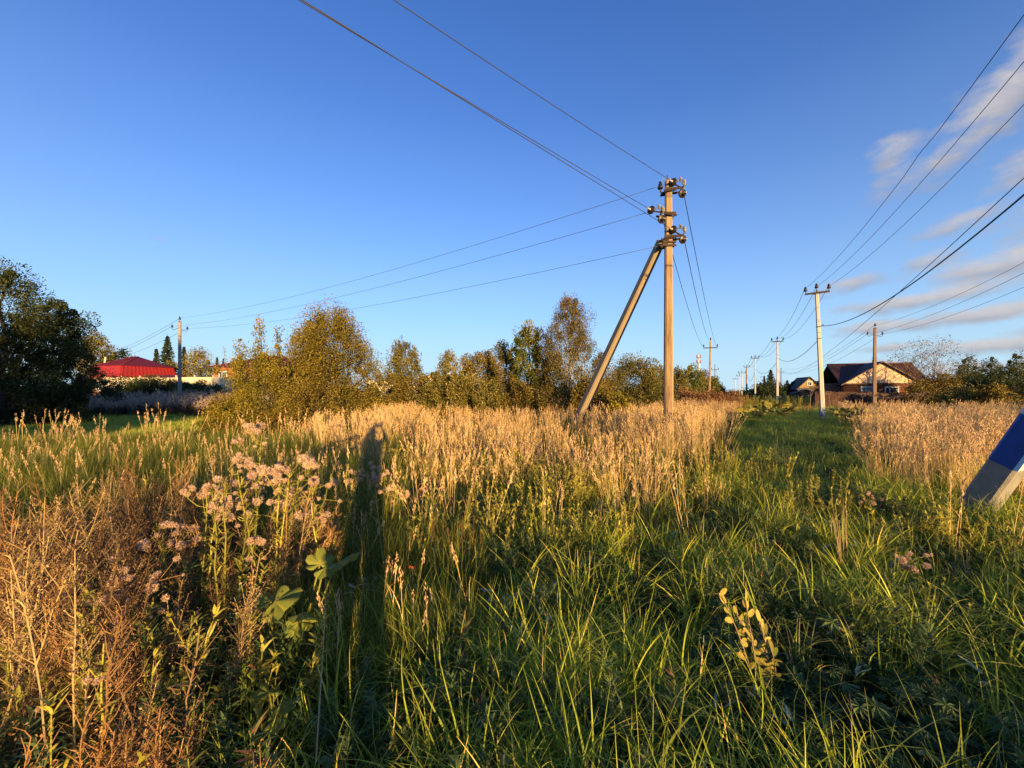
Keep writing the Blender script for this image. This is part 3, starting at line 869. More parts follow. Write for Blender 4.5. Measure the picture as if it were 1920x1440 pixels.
    mb = MB(); mb.tube([(-.03, 0, H - .05), (-.03, 0, H + .16)], .012, 5); tp = mb.obj('top_pin', M_STEEL, p)
    mb = MB(); mb.tube([A + Vector((0, 0, .1)), A + Vector((.05, 0, .22)), (-.03, 0, H + .1), (.05, -.05, H + .02)], .007, 5); mb.obj('jumper', M_ALU, p)
    mb = MB(); mb.tube([(-.08, -.09, 5.05), (-.13, -.1, 5.07), (-.14, -.1, 5.0), (-.09, -.09, 4.98)], .008, 5); mb.obj('step_loop', M_STEEL, p)
    return spots


SPOTS = main_pole()


def wire(label, p0, p1, sag, r=.008, m=None, group=None, name='power_line', kink=None, seg=26, cat='power line'):
    p0 = Vector(p0); p1 = Vector(p1)
    pts = []
    for k in range(seg + 1):
        s = k / seg
        v = p0.lerp(p1, s); v.z -= sag * 4 * s * (1 - s)
        if kink: v.z += kink[1] * math.exp(-((s - kink[0]) / .012) ** 2)
        pts.append(v)
    mb = MB(); mb.tube([q - p0 for q in pts], r, 5)
    o = mb.obj(name, m or M_WIRE, None, p0)
    return tag(o, label, cat, group)


def arm_pt(x, y, off, z, face=LD): return Vector((x + off * math.cos(face), y + off * math.sin(face), gz(x, y) + z))


N = (-16.8, -7.6)
fN = rad(40)
wire('overhead wire from the top of the braced pole, uppermost of three to the upper left', SPOTS[0][0], arm_pt(*N, 0, 7.35, fN), .34, .007)
wire('overhead wire from the left insulator of the braced pole to the upper left', SPOTS[1][0], arm_pt(*N, -.69, 6.85, fN), .15, .007)
wire('overhead wire from the lower right insulator of the braced pole to the upper left', SPOTS[2][0], arm_pt(*N, .69, 6.85, fN), .0, .007)
B = (PX(1329.5, 44), 44)
tg = 'wires dropping from the braced pole to the crossarm pole'
wire('thin wire from the top insulator of the braced pole down to the far crossarm pole', SPOTS[0][1], arm_pt(*B, .69, 7.0), .45, .011, group=tg)
wire('thin wire from behind the braced pole shaft down to the far crossarm pole', SPOTS[1][1], arm_pt(*B, -.69, 7.0), .5, .011, group=tg)
wire('thin wire from the lowest insulator of the braced pole down to the far crossarm pole', SPOTS[2][1], arm_pt(*B, .0, 7.75), .6, .011, group=tg)
Lp = (PX(337, 32.7), 32.7)
zL = gz(*Lp)
tg = 'wires from the braced pole to the grey pole at left'
wire('faint long wire, uppermost of three from the braced pole to the left grey pole', P(1236, 349, 10.45), (Lp[0], Lp[1], zL + 7.45), .55, .0065, group=tg)
wire('faint long wire, middle of three from the braced pole to the left grey pole', P(1212, 399, 10.5), (Lp[0] - .43, Lp[1] - .25, zL + 6.7), .55, .0065, group=tg)
wire('faint long wire, lowest of three from the braced pole to the left grey pole', P(1232, 462, 10.6), (Lp[0] + .43, Lp[1] + .25, zL + 6.6), .5, .0065, group=tg)
Q = (PX(187.5, 66), 66)
for k, (o, z0_, z1_) in enumerate(((0, 7.4, 6.9), (-.43, 6.7, 6.1), (.43, 6.6, 6.0))):
    wire(('uppermost', 'middle', 'lowest')[k] + ' faint wire running left from the grey pole to the pole stub', (Lp[0] + o, Lp[1] + o * .6, zL + z0_), (Q[0] + o, Q[1] + o, gz(*Q) + z1_), .5, .012, group='faint wires left of the grey pole')
W0 = (5.95, 1.5)
row = [(PX(1543, 22.5), 22.5), (PX(1457.5, 44.4), 44.4), (PX(1416, 66), 66), (PX(1400, 90), 90), (PX(1391, 118), 118)]
ends = [(-.55, 7.78), (0, 7.85), (.55, 7.78)]
nm3 = ('left', 'centre', 'right')
for k, (o, z) in enumerate(ends):
    lean = -.038 * 7.6
    wire('dark wire from the %s insulator of the nearest pale pole up to the top right' % nm3[k], arm_pt(*row[0], o + lean, z), arm_pt(*W0, o, z), .62, .0075, kink=((.63, .0) if k != 0 else (.655, .06)) if k != 2 else None)
for i in range(3):
    for k, (o, z) in enumerate(ends):
        lean = -.038 * 7.6 if i == 0 else 0
        wire('%s wire of the span from the %s pale pole to the next' % (nm3[k], ('nearest', 'second', 'third')[i]), arm_pt(*row[i], o + lean, z), arm_pt(*row[i + 1], o, z), .8 if i == 0 else .9, .011 + .004 * i, seg=16, group='wire spans of the pale pole row')
wire('thick black sagging cable from the nearest pale pole up to the right edge', arm_pt(*row[0], -.05, 5.5), arm_pt(*W0, 0, 6.05), 1.05, .017, M_CABLE)
wire('black cable sagging between the nearest and second pale poles', arm_pt(*row[0], -.15, 4.78), arm_pt(*row[1], .12, 5.5), .75, .018, M_CABLE)
wire('black cable sagging between the second and third pale poles', arm_pt(*row[1], -.1, 5.0), arm_pt(*row[2], .1, 5.6), 1.0, .02, M_CABLE)
wire('black cable sagging between the third and rusty topped pole', arm_pt(*row[2], -.1, 5.0), arm_pt(*row[3], .1, 5.6), 1.4, .025, M_CABLE)
wire('single grey wire passing behind the nearest pale pole to the right edge', (PX(1464.5, 90), 90, 6.2), arm_pt(*W0, .6, 6.9), 2.1, .011)
Rp = (PX(1639, 34.6), 34.6)
R0 = (Rp[0] - 13.2, Rp[1] - 22.4); T = (PX(1464.5, 90), 90)
zz = ((0, 7.65), (-.5, 6.9), (.5, 6.85))
for k, (o, z) in enumerate(zz):
    u = ('top', 'left hook', 'right hook')[k]
    wire('thin wire from the %s of the brown hook pole to the right edge' % u, arm_pt(*Rp, o, z), arm_pt(*R0, o, z - .2), .5, .009, group='wires right of the brown hook pole')
    wire('thin wire from the %s of the brown hook pole to the far dark pole' % u, arm_pt(*Rp, o, z), arm_pt(*T, o, z - .5), 1.5, .012, group='wires left of the brown hook pole')
pole('brown hook pole outside the right edge carrying the thin wires', R0[0], R0[1], 'hooks', H=7.2, wb=.3, wt=.19, mats=BRN, face=LD)

# the blue and white brace at the right edge, with the pole it props just out of frame
pW = pole('pale concrete pole outside the right edge, propped by the blue painted brace', W0[0], W0[1], 'trident', mats=WH, face=LD)


def blue_brace():
    b0 = Vector((5.92, 5.1, gz(5.92, 5.1) - .25)); top = Vector((5.74, 1.75, 6.1))
    d = (top - b0); L = d.length; d.normalize()
    r = empty('pole_brace', b0, 0, 'leaning concrete brace with a blue painted band cut by the right edge', 'pole brace')
    xa = Vector((math.cos(.25), math.sin(.25), 0)); xa = (xa - d * xa.dot(d)).normalized(); ya = d.cross(xa)

    def ring(s, w, dd=None):
        c = w * .22; dd = dd or w
        return [d * s + xa * u + ya * v for u, v in ((-w + c, -dd), (w - c, -dd), (w, -dd + c), (w, dd - c), (w - c, dd), (-w + c, dd), (-w, dd - c), (-w, -dd + c))]
    mb = MB(); mb.prism(ring(0, .138), ring(L, .088)); mb.obj('shaft', M_GREYC, r)
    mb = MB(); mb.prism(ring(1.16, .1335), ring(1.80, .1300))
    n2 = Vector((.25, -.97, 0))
    for k in range(8):   # sun glare on blue paint, put in as white on the sunward side
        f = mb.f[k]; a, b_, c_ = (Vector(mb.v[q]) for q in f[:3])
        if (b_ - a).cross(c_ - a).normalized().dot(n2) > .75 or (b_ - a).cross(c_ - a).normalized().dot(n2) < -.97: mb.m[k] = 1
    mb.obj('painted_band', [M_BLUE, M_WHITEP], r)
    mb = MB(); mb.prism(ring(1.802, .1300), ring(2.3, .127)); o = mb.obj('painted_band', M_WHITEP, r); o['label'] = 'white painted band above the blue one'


blue_brace()


# ------------------------------------------------------------------ trees and shrubs
def env_fn(shape):
    if shape == 'round': return lambda t: np.sin(PI * np.clip(t, .02, .98) ** .85) ** .55
    if shape == 'egg': return lambda t: np.where(t < .3, .72 + .28 * smooth(0, .3, t), np.clip(1 - (np.clip(t - .3, 0, 1) / .7) ** 2.5, .0, 1) ** .7)
    if shape == 'cone': return lambda t: np.where(t < .15, .6 + .4 * t / .15, np.clip(1 - (t - .15) / .85, 0, 1) ** .66) + .03
    if shape == 'bush': return lambda t: np.sqrt(np.clip(1 - t ** 2.2, 0, 1)) * (.85 + .15 * smooth(0, .2, t)) + .02
    if shape == 'column': return lambda t: np.where(t < .15, .7 + 2 * t, 1.0) * np.clip(1 - np.clip((t - .6) / .4, 0, 1) ** 1.6, 0.05, 1)
    if shape == 'fan': return lambda t: .35 + .65 * np.sin(PI * np.clip(t * .8 + .08, 0, 1)) ** .8
    raise ValueError(shape)


def tree(name, label, cat, x, y, H, R, shape, nl, ls, lmat, bark, seed, base=.08, multi=1, tr=.08, clusters=110, lumps=.22,
         group=None, aspect=.5, droop=0.0, shoots=0, shoot_len=.8, sx=1.0, limbs=34, csize=.13, hollow=.42, thick=1.0, trunk_h=.9):
    rng = np.random.default_rng(seed)
    z0 = gz(x, y)
    root = empty(name, (x, y, z0), 0, label, cat, group)
    env = env_fn(shape)
    ph = rng.uniform(0, 2 * PI, 6); fr = rng.uniform(1.5, 4.5, 6)

    def radius(t, phi):
        l = sum(math.sin(1) * np.sin((k % 3 + 1) * phi + fr[k] * 3 * t + ph[k]) for k in range(5)) / 5
        return env(t) * R * (1 + lumps * 2.0 * l)
    # cluster centres
    tq = np.linspace(0, 1, 400); cw = np.cumsum(np.clip(env(tq) ** .75, .15, 1)); cw /= cw[-1]
    t = np.interp((np.arange(clusters) + rng.uniform(0, 1, clusters)) / clusters, cw, tq)
    phi = np.arange(clusters) * 2.39996 + rng.normal(0, .35, clusters)
    rho = radius(t, phi) * rng.uniform(hollow, 1.0, len(t)) ** .6 * .92 * rng.choice([.72, .92, 1.0, 1.0, 1.08, 1.22], len(t))
    cb = base * H; ch = H - cb
    tl = rng.normal(0, .02 * H, 2) * (1 if multi == 1 else 0)
    cen = np.stack([rho * np.cos(phi) * sx + tl[0] * t, rho * np.sin(phi) + tl[1] * t, cb + ch * t * .97], -1)
    # wood
    mb = MB()
    stems = []
    for s in range(multi):
        a = rng.uniform(0, 2 * PI); sp = 0 if multi == 1 else rng.uniform(.15, .55) * R
        n = 7; pts = []
        wob = rng.normal(0, .012 * H, (n, 2)); wob[0] = 0
        for i in range(n):
            s_ = i / (n - 1)
            pts.append((.25 * sp * math.cos(a) + sp * math.cos(a) * s_ ** .8 + wob[i, 0] + tl[0] * s_, .25 * sp * math.sin(a) + sp * math.sin(a) * s_ ** .8 + wob[i, 1] + tl[1] * s_, -.15 + (H * trunk_h * rng.uniform(.85, 1.0) + .15) * s_ if multi > 1 else -.15 + (H * trunk_h + .15) * s_))
        stems.append(np.array(pts))
        r0 = tr / math.sqrt(multi) * 1.15
        mb.tube(pts, [max(.008, r0 * (1 - .9 * i / (n - 1))) for i in range(n)], 7 if multi == 1 else 5)
    o = mb.obj('trunk', bark, root)
    mb = MB()
    for i in rng.permutation(len(cen))[:limbs]:
        c = cen[i]
        st = stems[rng.integers(len(stems))]
        zs = max(.05 * H, c[2] - rng.uniform(.12, .3) * H - .25 * rho[i])
        zs = min(zs, st[-1][2] * .95)
        k = np.interp(zs, st[:, 2], np.arange(len(st)))
        f = k - int(k); p0 = st[int(k)] * (1 - f) + st[min(int(k) + 1, len(st) - 1)] * f
        mid = p0 * .5 + c * .5 + np.array([0, 0, (.06 if droop <= 0 else .14) * H * rng.uniform(.2, 1)])
        pts = [p0 * (1 - q) ** 2 + mid * 2 * q * (1 - q) + c * q * q for q in np.linspace(0, 1, 6)]
        rl = max(.006, tr * .34 * (1 - zs / H) + .006) * thick
        mb.tube(pts, [rl * (1 - .85 * q) for q in np.linspace(0, 1, 6)], 4, cap=False)
    if limbs: mb.obj('branch', bark, o)
    # foliage
    qb = QB()
    w = rng.gamma(5, 1, len(cen)); w /= w.sum()
    nl = int(nl * 2.1); ls = ls * 1.18
    ci = rng.choice(len(cen), nl, p=w)
    cs = csize * R * rng.choice([.45, .7, 1.0, 1.25, 1.6], len(cen))
    g = rng.normal(size=(nl, 3))
    g *= (rng.uniform(0, 1, (nl, 1)) ** .33) / np.linalg.norm(g, axis=1, keepdims=True) * 1.7
    g[:, 2] *= 1.15
    if droop > 0: g[:, 2] = g[:, 2] * .9 - np.abs(rng.exponential(droop, nl))
    c = cen[ci] + g * cs[ci][:, None]
    c[:, 2] = np.maximum(c[:, 2], .05)
    out = unit(np.stack([c[:, 0], c[:, 1], np.full(nl, .25 * H)], -1))
    if droop > 0: out = unit(out * .5 + np.array([0, 0, -1.0]))
    ctone = rng.normal(0, .16, len(cen))
    hfac = (c[:, 2] / H - .5) * .12
    tone = np.clip(.45 + ctone[ci] + rng.normal(0, .17, nl) + hfac, 0, 1)
    qb.add(leaf_quads(c, ls * rng.uniform(.55, 1.35, nl), rng, aspect, out, 1.3), tone)
    for s in range(shoots):
        a = rng.uniform(0, 2 * PI); tt = rng.uniform(.55, .97)
        rr = float(radius(np.array(tt), np.array(a))) * rng.uniform(.3, 1)
        b0 = np.array([rr * math.cos(a) * sx, rr * math.sin(a), cb + ch * tt * .94])
        L = shoot_len * rng.uniform(.5, 1.2)
        dirn = np.array([math.cos(a) * .22, math.sin(a) * .22, 1]) + rng.normal(0, .12, 3); dirn /= np.linalg.norm(dirn)
        m = int(26 * L / shoot_len) + 6
        qq = rng.uniform(0, 1, m)
        cc = b0 + dirn * (qq * L)[:, None] + rng.normal(0, .035 * (1.3 - qq)[:, None] * np.ones((1, 3)) * (1 + L), (m, 3))
        qb.add(leaf_quads(cc, ls * rng.uniform(.6, 1.2, m), rng, aspect, dirn, 1.2), np.clip(rng.normal(.6, .15, m), 0, 1))
        qb.add(stem_quads([b0 - dirn * .2, b0 + dirn * L * .5, b0 + dirn * L], .010, .003), .05)
    put('crown', qb.mesh('crown', lmat), root)
    return root


def spruce(label, x, y, H, R, seed, group=None, lmat=None):
    rng = np.random.default_rng(seed)
    root = empty('spruce_tree', (x, y, gz(x, y)), 0, label, 'tree', group)
    mb = MB(); mb.tube([(0, 0, -.2), (0, 0, H * .55), (0, 0, H * .99)], [.03 * H * .6, .012 * H, .008], 7); mb.obj('trunk', M_BARK, root)
    qb = QB()
    z = .06 * H
    while z < H * .985:
        t = z / H
        r = R * (1 - t) ** .85 + .06
        nb = max(4, int(8 + 3 * (1 - t)))
        for k in range(nb):
            a = 2 * PI * k / nb + rng.uniform(-.3, .3); L = r * rng.uniform(.7, 1.12)
            m = max(5, int(L * 15))
            s = rng.uniform(.08, 1, m)
            dip = -.28 * L * s + .20 * L * s ** 2.4
            p = np.stack([np.cos(a) * L * s, np.sin(a) * L * s, z + dip], -1)
            side = np.array([-math.sin(a), math.cos(a), 0])
            p += side * (rng.uniform(-1, 1, (m, 1)) * .24 * (1 - s[:, None]) * L + rng.normal(0, .03, (m, 1)))
            p[:, 2] -= np.abs(rng.normal(0, .04 * H / 6, m))
            ax = np.array([math.cos(a), math.sin(a), -.35]) + side * rng.uniform(-.9, .9, (m, 1))
            qb.add(leaf_quads(p, .035 * H * rng.uniform(.7, 1.4, m) + .06, rng, .42, ax, .5), np.clip(rng.normal(.45, .2, m), 0, 1))
        z += H * .030 * (1.3 - .6 * t)
    m = 12
    qb.add(leaf_quads(np.array([0, 0, H]) - np.array([0, 0, 1]) * rng.uniform(0, .06 * H, (m, 1)) + rng.normal(0, .02, (m, 3)), .12, rng, .3, np.array([0, 0, 1.0]), .6), .5)
    put('crown', qb.mesh('crown', lmat or L_SPRUCE), root)
    return root


def T(name, label, cat, px, top, d, hw, shape, nl, ls, lm, bark, seed, **k):
    """crown given by what one measures on the ground: bearing, distance, top and half width"""
    x = PX(px, d); H = PZ(top, d) - gz(x, d); R = hw * d / F
    return tree(name, label, cat, x, d, H, R, shape, nl, ls, lm, bark, seed, **k)


# left side
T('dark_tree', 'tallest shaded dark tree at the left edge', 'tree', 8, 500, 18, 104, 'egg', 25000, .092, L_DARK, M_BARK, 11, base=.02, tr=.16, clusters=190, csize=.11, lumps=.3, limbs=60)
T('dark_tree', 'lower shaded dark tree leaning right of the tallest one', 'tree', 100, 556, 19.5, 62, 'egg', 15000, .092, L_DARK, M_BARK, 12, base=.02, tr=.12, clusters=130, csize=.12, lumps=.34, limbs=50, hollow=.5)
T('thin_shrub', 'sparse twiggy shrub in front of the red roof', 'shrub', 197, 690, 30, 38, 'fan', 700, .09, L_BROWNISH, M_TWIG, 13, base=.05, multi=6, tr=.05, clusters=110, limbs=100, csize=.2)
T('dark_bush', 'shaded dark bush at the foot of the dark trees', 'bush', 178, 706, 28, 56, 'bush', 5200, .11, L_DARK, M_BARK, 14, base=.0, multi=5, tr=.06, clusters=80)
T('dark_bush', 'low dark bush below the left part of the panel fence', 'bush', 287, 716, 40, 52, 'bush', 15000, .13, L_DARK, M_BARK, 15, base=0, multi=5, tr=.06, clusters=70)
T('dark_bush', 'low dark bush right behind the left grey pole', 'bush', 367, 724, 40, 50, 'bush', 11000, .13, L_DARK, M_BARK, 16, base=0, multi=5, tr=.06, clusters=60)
T('round_tree', 'round topped tree behind the red roof', 'tree', 180, 625, 74, 30, 'round', 5000, .3, L_OLIVE, M_BARK, 17, base=.1, tr=.25, clusters=90, csize=.2)
T('round_tree', 'small round green treetop peeping over the red roof', 'tree', 236, 655, 80, 14, 'round', 1800, .3, L_GREEN, M_BARK, 18, base=.1, tr=.2, clusters=50, csize=.25)
T('round_tree', 'smallest brownish treetop beside the green one over the red roof', 'tree', 217, 657, 84, 10, 'round', 1100, .3, L_BROWNISH, M_BARK, 19, base=.1, tr=.2, clusters=40, csize=.28)
for px, top, d, hw, lb in ((314, 627, 64, 25, 'tall dark spruce left of the grey pole'), (293, 652, 68, 14, 'smaller spruce against the left flank of the tall one'), (345, 648, 68, 17, 'narrow spruce half hidden behind the grey pole'),
                           (407, 668, 120, 9, 'tiny far spruce tip left of the brick house'), (419, 671, 124, 7, 'tinier far spruce tip touching the brick house roof')):
    x = PX(px, d); spruce(lb, x, d, PZ(top, d) - gz(x, d), hw * d / F, int(px))
T('bushy_tree', 'dull olive bush in front of the spruces', 'tree', 320, 676, 60, 18, 'round', 2200, .2, L_OLIVE, M_BARK, 21, base=.03, tr=.1, clusters=50, csize=.22)
T('bushy_tree', 'pale loose tree between the grey pole and the brick house', 'tree', 375, 655, 58, 27, 'egg', 3800, .2, L_OLIVE, M_BARK, 22, base=.05, tr=.12, clusters=70, csize=.2)

# middle: the golden shrubs
T('yellow_shrub', 'wide yellow green shrub with upright shoots in the golden grass', 'shrub', 492, 662, 14.5, 76, 'bush', 18000, .052, L_YELLOWG, M_BARK, 31, base=0, multi=9, tr=.07, clusters=150, csize=.12, shoots=14, shoot_len=.7, lumps=.3, hollow=.3)
for px, top, lb in ((487, 592, 'tallest leafy sapling rising out of the yellow shrub'), (518, 606, 'second leafy sapling beside the tallest one'), (456, 634, 'shortest leafy sapling on the left of the yellow shrub')):
    d = 14.8
    T('sapling', lb, 'sapling', px, top, d, 11, 'cone', 420, .075, L_YELLOWG, M_BARK, int(px), base=.45, tr=.03, clusters=40, csize=.42, lumps=.4, limbs=30)
T('willow_tree', 'big dense golden willow in the middle of the meadow', 'tree', 624, 574, 16.5, 84, 'egg', 34000, .060, L_WILLOW, M_BARK, 32, base=.0, multi=7, tr=.16, clusters=340, csize=.125, shoots=90, shoot_len=.55, lumps=.24, hollow=.45)
T('willow_tree', 'darker willow behind the left shoulder of the big golden one', 'tree', 578, 596, 18.5, 42, 'egg', 9000, .075, L_OLIVE, M_BARK, 33, base=.0, multi=4, tr=.12, clusters=100, csize=.14, shoots=16, shoot_len=.4)
T('low_shrub', 'low brownish shrub at the foot of the big willow', 'shrub', 575, 722, 14.2, 74, 'bush', 9000, .062, L_BROWNISH, M_BARK, 34, base=0, multi=7, tr=.05, clusters=110, csize=.14, hollow=.3, shoots=22, shoot_len=.3)
T('low_shrub', 'low olive shrub spilling left of the yellow one', 'shrub', 425, 742, 14.5, 40, 'bush', 3600, .06, L_BROWNISH, M_BARK, 35, base=0, multi=6, tr=.04, clusters=60, csize=.18)
T('young_tree', 'loose young willow standing alone between the two thickets', 'tree', 756, 640, 26, 42, 'egg', 6800, .105, L_OLIVE, M_BARK, 36, base=.06, multi=4, tr=.09, clusters=120, csize=.12, shoots=26, shoot_len=.9, lumps=.3)
T('low_shrub', 'rusty yellow shrub below the lone young willow', 'shrub', 765, 706, 24, 60, 'bush', 6500, .10, L_BROWNISH, M_BARK, 37, base=0, multi=6, tr=.05, clusters=80, csize=.17)
T('low_shrub', 'small yellow shrub right of the big willow', 'shrub', 694, 728, 20, 28, 'bush', 2200, .09, L_YELLOWG, M_BARK, 38, base=0, multi=5, tr=.04, clusters=40, csize=.24)
T('birch_tree', 'slim distant birch with a pale trunk', 'tree', 843, 655, 48, 21, 'egg', 3400, .17, L_OLIVE, M_BIRCH, 39, base=.2, tr=.12, clusters=60, csize=.2, droop=.4)
T('dark_treetop', 'tiny dark treetop over the far cottage', 'tree', 809, 697, 100, 9, 'round', 700, .4, L_DARK, M_BARK, 40, base=.1, tr=.2, clusters=30, csize=.3)
for i, (px, top, d, hw, sh, n, lm, lb) in enumerate((
        (822, 698, 21, 42, 'bush', 8000, L_OLIVE, 'grey green willow bush at the left end of the thicket'),
        (864, 700, 20, 46, 'bush', 9000, L_OLIVE, 'rounded grey green bush in the front of the thicket'),
        (904, 658, 23.5, 50, 'egg', 12500, L_BROWNISH, 'brownish bush rising behind the rounded grey green one'),
        (940, 644, 24.5, 40, 'egg', 10000, L_WILLOW, 'golden brown bush leaning on the green tree'),
        (916, 716, 19, 40, 'bush', 6000, L_OLIVE, 'small low bush in front of the thicket at its middle'),
        (972, 716, 19.5, 44, 'bush', 4600, L_BROWNISH, 'low brownish bush at the foot of the green tree'),
        (1112, 710, 19.5, 56, 'bush', 8500, L_BROWNISH, 'low rusty bush behind the foot of the leaning brace'),
        (1160, 742, 17, 28, 'bush', 2600, L_YELLOWG, 'smallest yellowish bush between brace and pole'))):
    T('willow_bush', lb, 'bush', px, top, d, hw, sh, n, .085, lm, M_BARK, 50 + i, base=0, multi=6, tr=.06, clusters=90, csize=.15, shoots=14, shoot_len=.45, hollow=.35)
T('green_tree', 'fresh green tree left of the tall birch', 'tree', 990, 606, 24.5, 46, 'egg', 13500, .095, L_GREEN, M_BARK, 60, base=.05, tr=.1, clusters=150, csize=.12, shoots=20, shoot_len=.5, lumps=.25)
T('birch_tree', 'tall pointed birch with a white trunk, the highest in the thicket', 'tree', 1066, 546, 22.5, 80, 'cone', 30000, .074, L_BROWNISH, M_BIRCH, 61, base=.03, tr=.10, clusters=300, csize=.11, droop=.55, shoots=26, shoot_len=.6, lumps=.38, limbs=80, hollow=.45, aspect=.42)
T('willow_tree', 'round spreading willow between brace and braced pole', 'tree', 1192, 674, 28, 68, 'bush', 15000, .10, L_OLIVE, M_BARK, 62, base=0, multi=7, tr=.14, clusters=150, csize=.12, shoots=30, shoot_len=.5)
T('willow_tree', 'lower willow peeking out left of the braced pole', 'tree', 1234, 684, 32, 32, 'round', 5200, .11, L_OLIVE, M_BARK, 63, base=-.1, multi=5, tr=.1, clusters=80, csize=.15, shoots=14, shoot_len=.5)
for i, (px, top, d, hw, lb) in enumerate(((1272, 688, 44, 20, 'yellow green tree right behind the braced pole'), (1296, 683, 48, 21, 'yellow green tree below the telecom mast'), (1318, 694, 52, 15, 'yellow green tree left of the crossarm pole'),
                                       (1338, 706, 60, 14, 'small tree behind the two old brown poles'), (1350, 722, 64, 9, 'last low tree where the row tapers to the lane'))):
    T('row_tree', lb, 'tree', px, top, d, hw, 'egg', 4200, .15, L_GREEN if i % 2 else L_OLIVE, M_BARK, 70 + i, base=.02, tr=.1, clusters=70, csize=.2, shoots=10, shoot_len=.8, multi=3)
for i, (px, top, d, hw, lb) in enumerate(((1284, 735, 37, 30, 'rust brown shrub behind the braced pole'), (1340, 738, 40, 30, 'rust brown shrub at the foot of the crossarm pole'), (1372, 734, 70, 18, 'rust brown round shrub at the end of the lane'), (1312, 740, 34, 26, 'low rusty shrub left of the crossarm pole foot'))):
    T('rusty_shrub', lb, 'shrub', px, top, d, hw, 'bush', 2600, .13, L_RUST, M_TWIG, 80 + i, base=0, multi=6, tr=.05, clusters=60, csize=.2)

# right side
for i, (px, top, d, hw, lb) in enumerate(((1426, 716, 84, 13, 'low dark spruce right of the third pale pole'), (1445, 692, 88, 20, 'broad dark conifer left of the second pale pole'), (1476, 712, 86, 13, 'dark conifer right of the second pale pole'),
                                       (1433, 704, 92, 6, 'thin spruce tip left of the broad dark conifer'))):
    x = PX(px, d); spruce(lb, x, d, PZ(top, d), hw * d / F, 90 + i)
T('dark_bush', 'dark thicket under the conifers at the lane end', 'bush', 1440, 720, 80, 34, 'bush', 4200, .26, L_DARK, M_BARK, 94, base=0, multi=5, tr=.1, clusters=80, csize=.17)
T('bushy_tree', 'small dark olive tree left of the yellow gabled house', 'tree', 1488, 715, 80, 12, 'round', 1500, .3, L_DARK, M_BARK, 95, base=0, tr=.12, clusters=40, csize=.25)
T('bushy_tree', 'pale green tree between the nearest pale pole and the log house', 'tree', 1561, 706, 62, 15, 'egg', 2200, .2, L_OLIVE, M_BARK, 96, base=0, tr=.12, clusters=50, csize=.22)
T('dark_bush', 'dark bush hiding the wall of the yellow gabled house', 'bush', 1540, 716, 66, 13, 'round', 1600, .22, L_DARK, M_BARK, 97, base=0, multi=4, tr=.1, clusters=40, csize=.22)
T('bare_tree', 'nearly leafless tree with many thin trunks in front of the log house roof', 'tree', 1738, 634, 38, 52, 'fan', 1500, .10, L_BROWNISH, M_TWIG, 98, base=.22, multi=6, tr=.13, clusters=230, limbs=210, csize=.11, thick=.55, hollow=.3, trunk_h=.86)
for i, (px, top, d, hw, sh, n, lm, lb) in enumerate((
        (1772, 700, 37, 34, 'bush', 4200, L_BROWNISH, 'sunlit brown bush right of the log house'),
        (1728, 714, 36, 30, 'bush', 1900, L_BROWNISH, 'thin brown bush in front of the right end of the log house'),
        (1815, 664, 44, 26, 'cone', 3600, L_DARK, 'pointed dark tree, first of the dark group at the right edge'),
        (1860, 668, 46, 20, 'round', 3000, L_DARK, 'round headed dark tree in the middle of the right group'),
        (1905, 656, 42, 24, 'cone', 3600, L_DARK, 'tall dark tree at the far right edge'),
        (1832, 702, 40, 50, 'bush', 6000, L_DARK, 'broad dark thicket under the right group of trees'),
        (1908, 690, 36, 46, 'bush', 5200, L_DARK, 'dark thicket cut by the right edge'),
        (1862, 722, 30, 26, 'bush', 3000, L_BROWNISH, 'dry brown bush in front of the dark thicket'),
        (1800, 728, 32, 34, 'bush', 2600, L_OLIVE, 'low olive bush before the right end of the picket fence'))):
    T('side_tree' if sh != 'bush' else 'side_bush', lb, 'tree' if sh != 'bush' else 'bush', px, top, d, hw, sh, n, .13, lm, M_BARK, 100 + i, base=0, multi=1 if sh != 'bush' else 6, tr=.1, clusters=90, csize=.16, lumps=.3)


def far_wood():
    """low far-off woods that close the horizon all round"""
    rng = np.random.default_rng(77)
    qb = QB()
    n = 26000
    a = rng.uniform(-2.0, 2.0, n)
    d = rng.uniform(230, 320, n)
    x = np.sin(a) * d * 1.0; y = np.cos(a) * d
    prof = 4.2 + 1.6 * np.sin(a * 23) + 1.1 * np.sin(a * 57 + 1) + .9 * np.sin(a * 131 + 2) + 4.0 * smooth(.62, .85, a) + 1.5 * smooth(-.5, -.9, a)
    prof = np.where((a > .44) & (a < .60), prof * .5, prof)
    z = rng.uniform(0, 1, n) ** .7 * prof
    qb.add(leaf_quads(np.stack([x, y, z], -1), rng.uniform(1.2, 2.6, n), rng, .7), np.clip(rng.normal(.4, .2, n), 0, 1))
    o = put('far_wood', qb.mesh('far_wood', L_DARK)); tag(o, 'low dark woods far off along the horizon', 'woodland', kind='stuff')


far_wood()
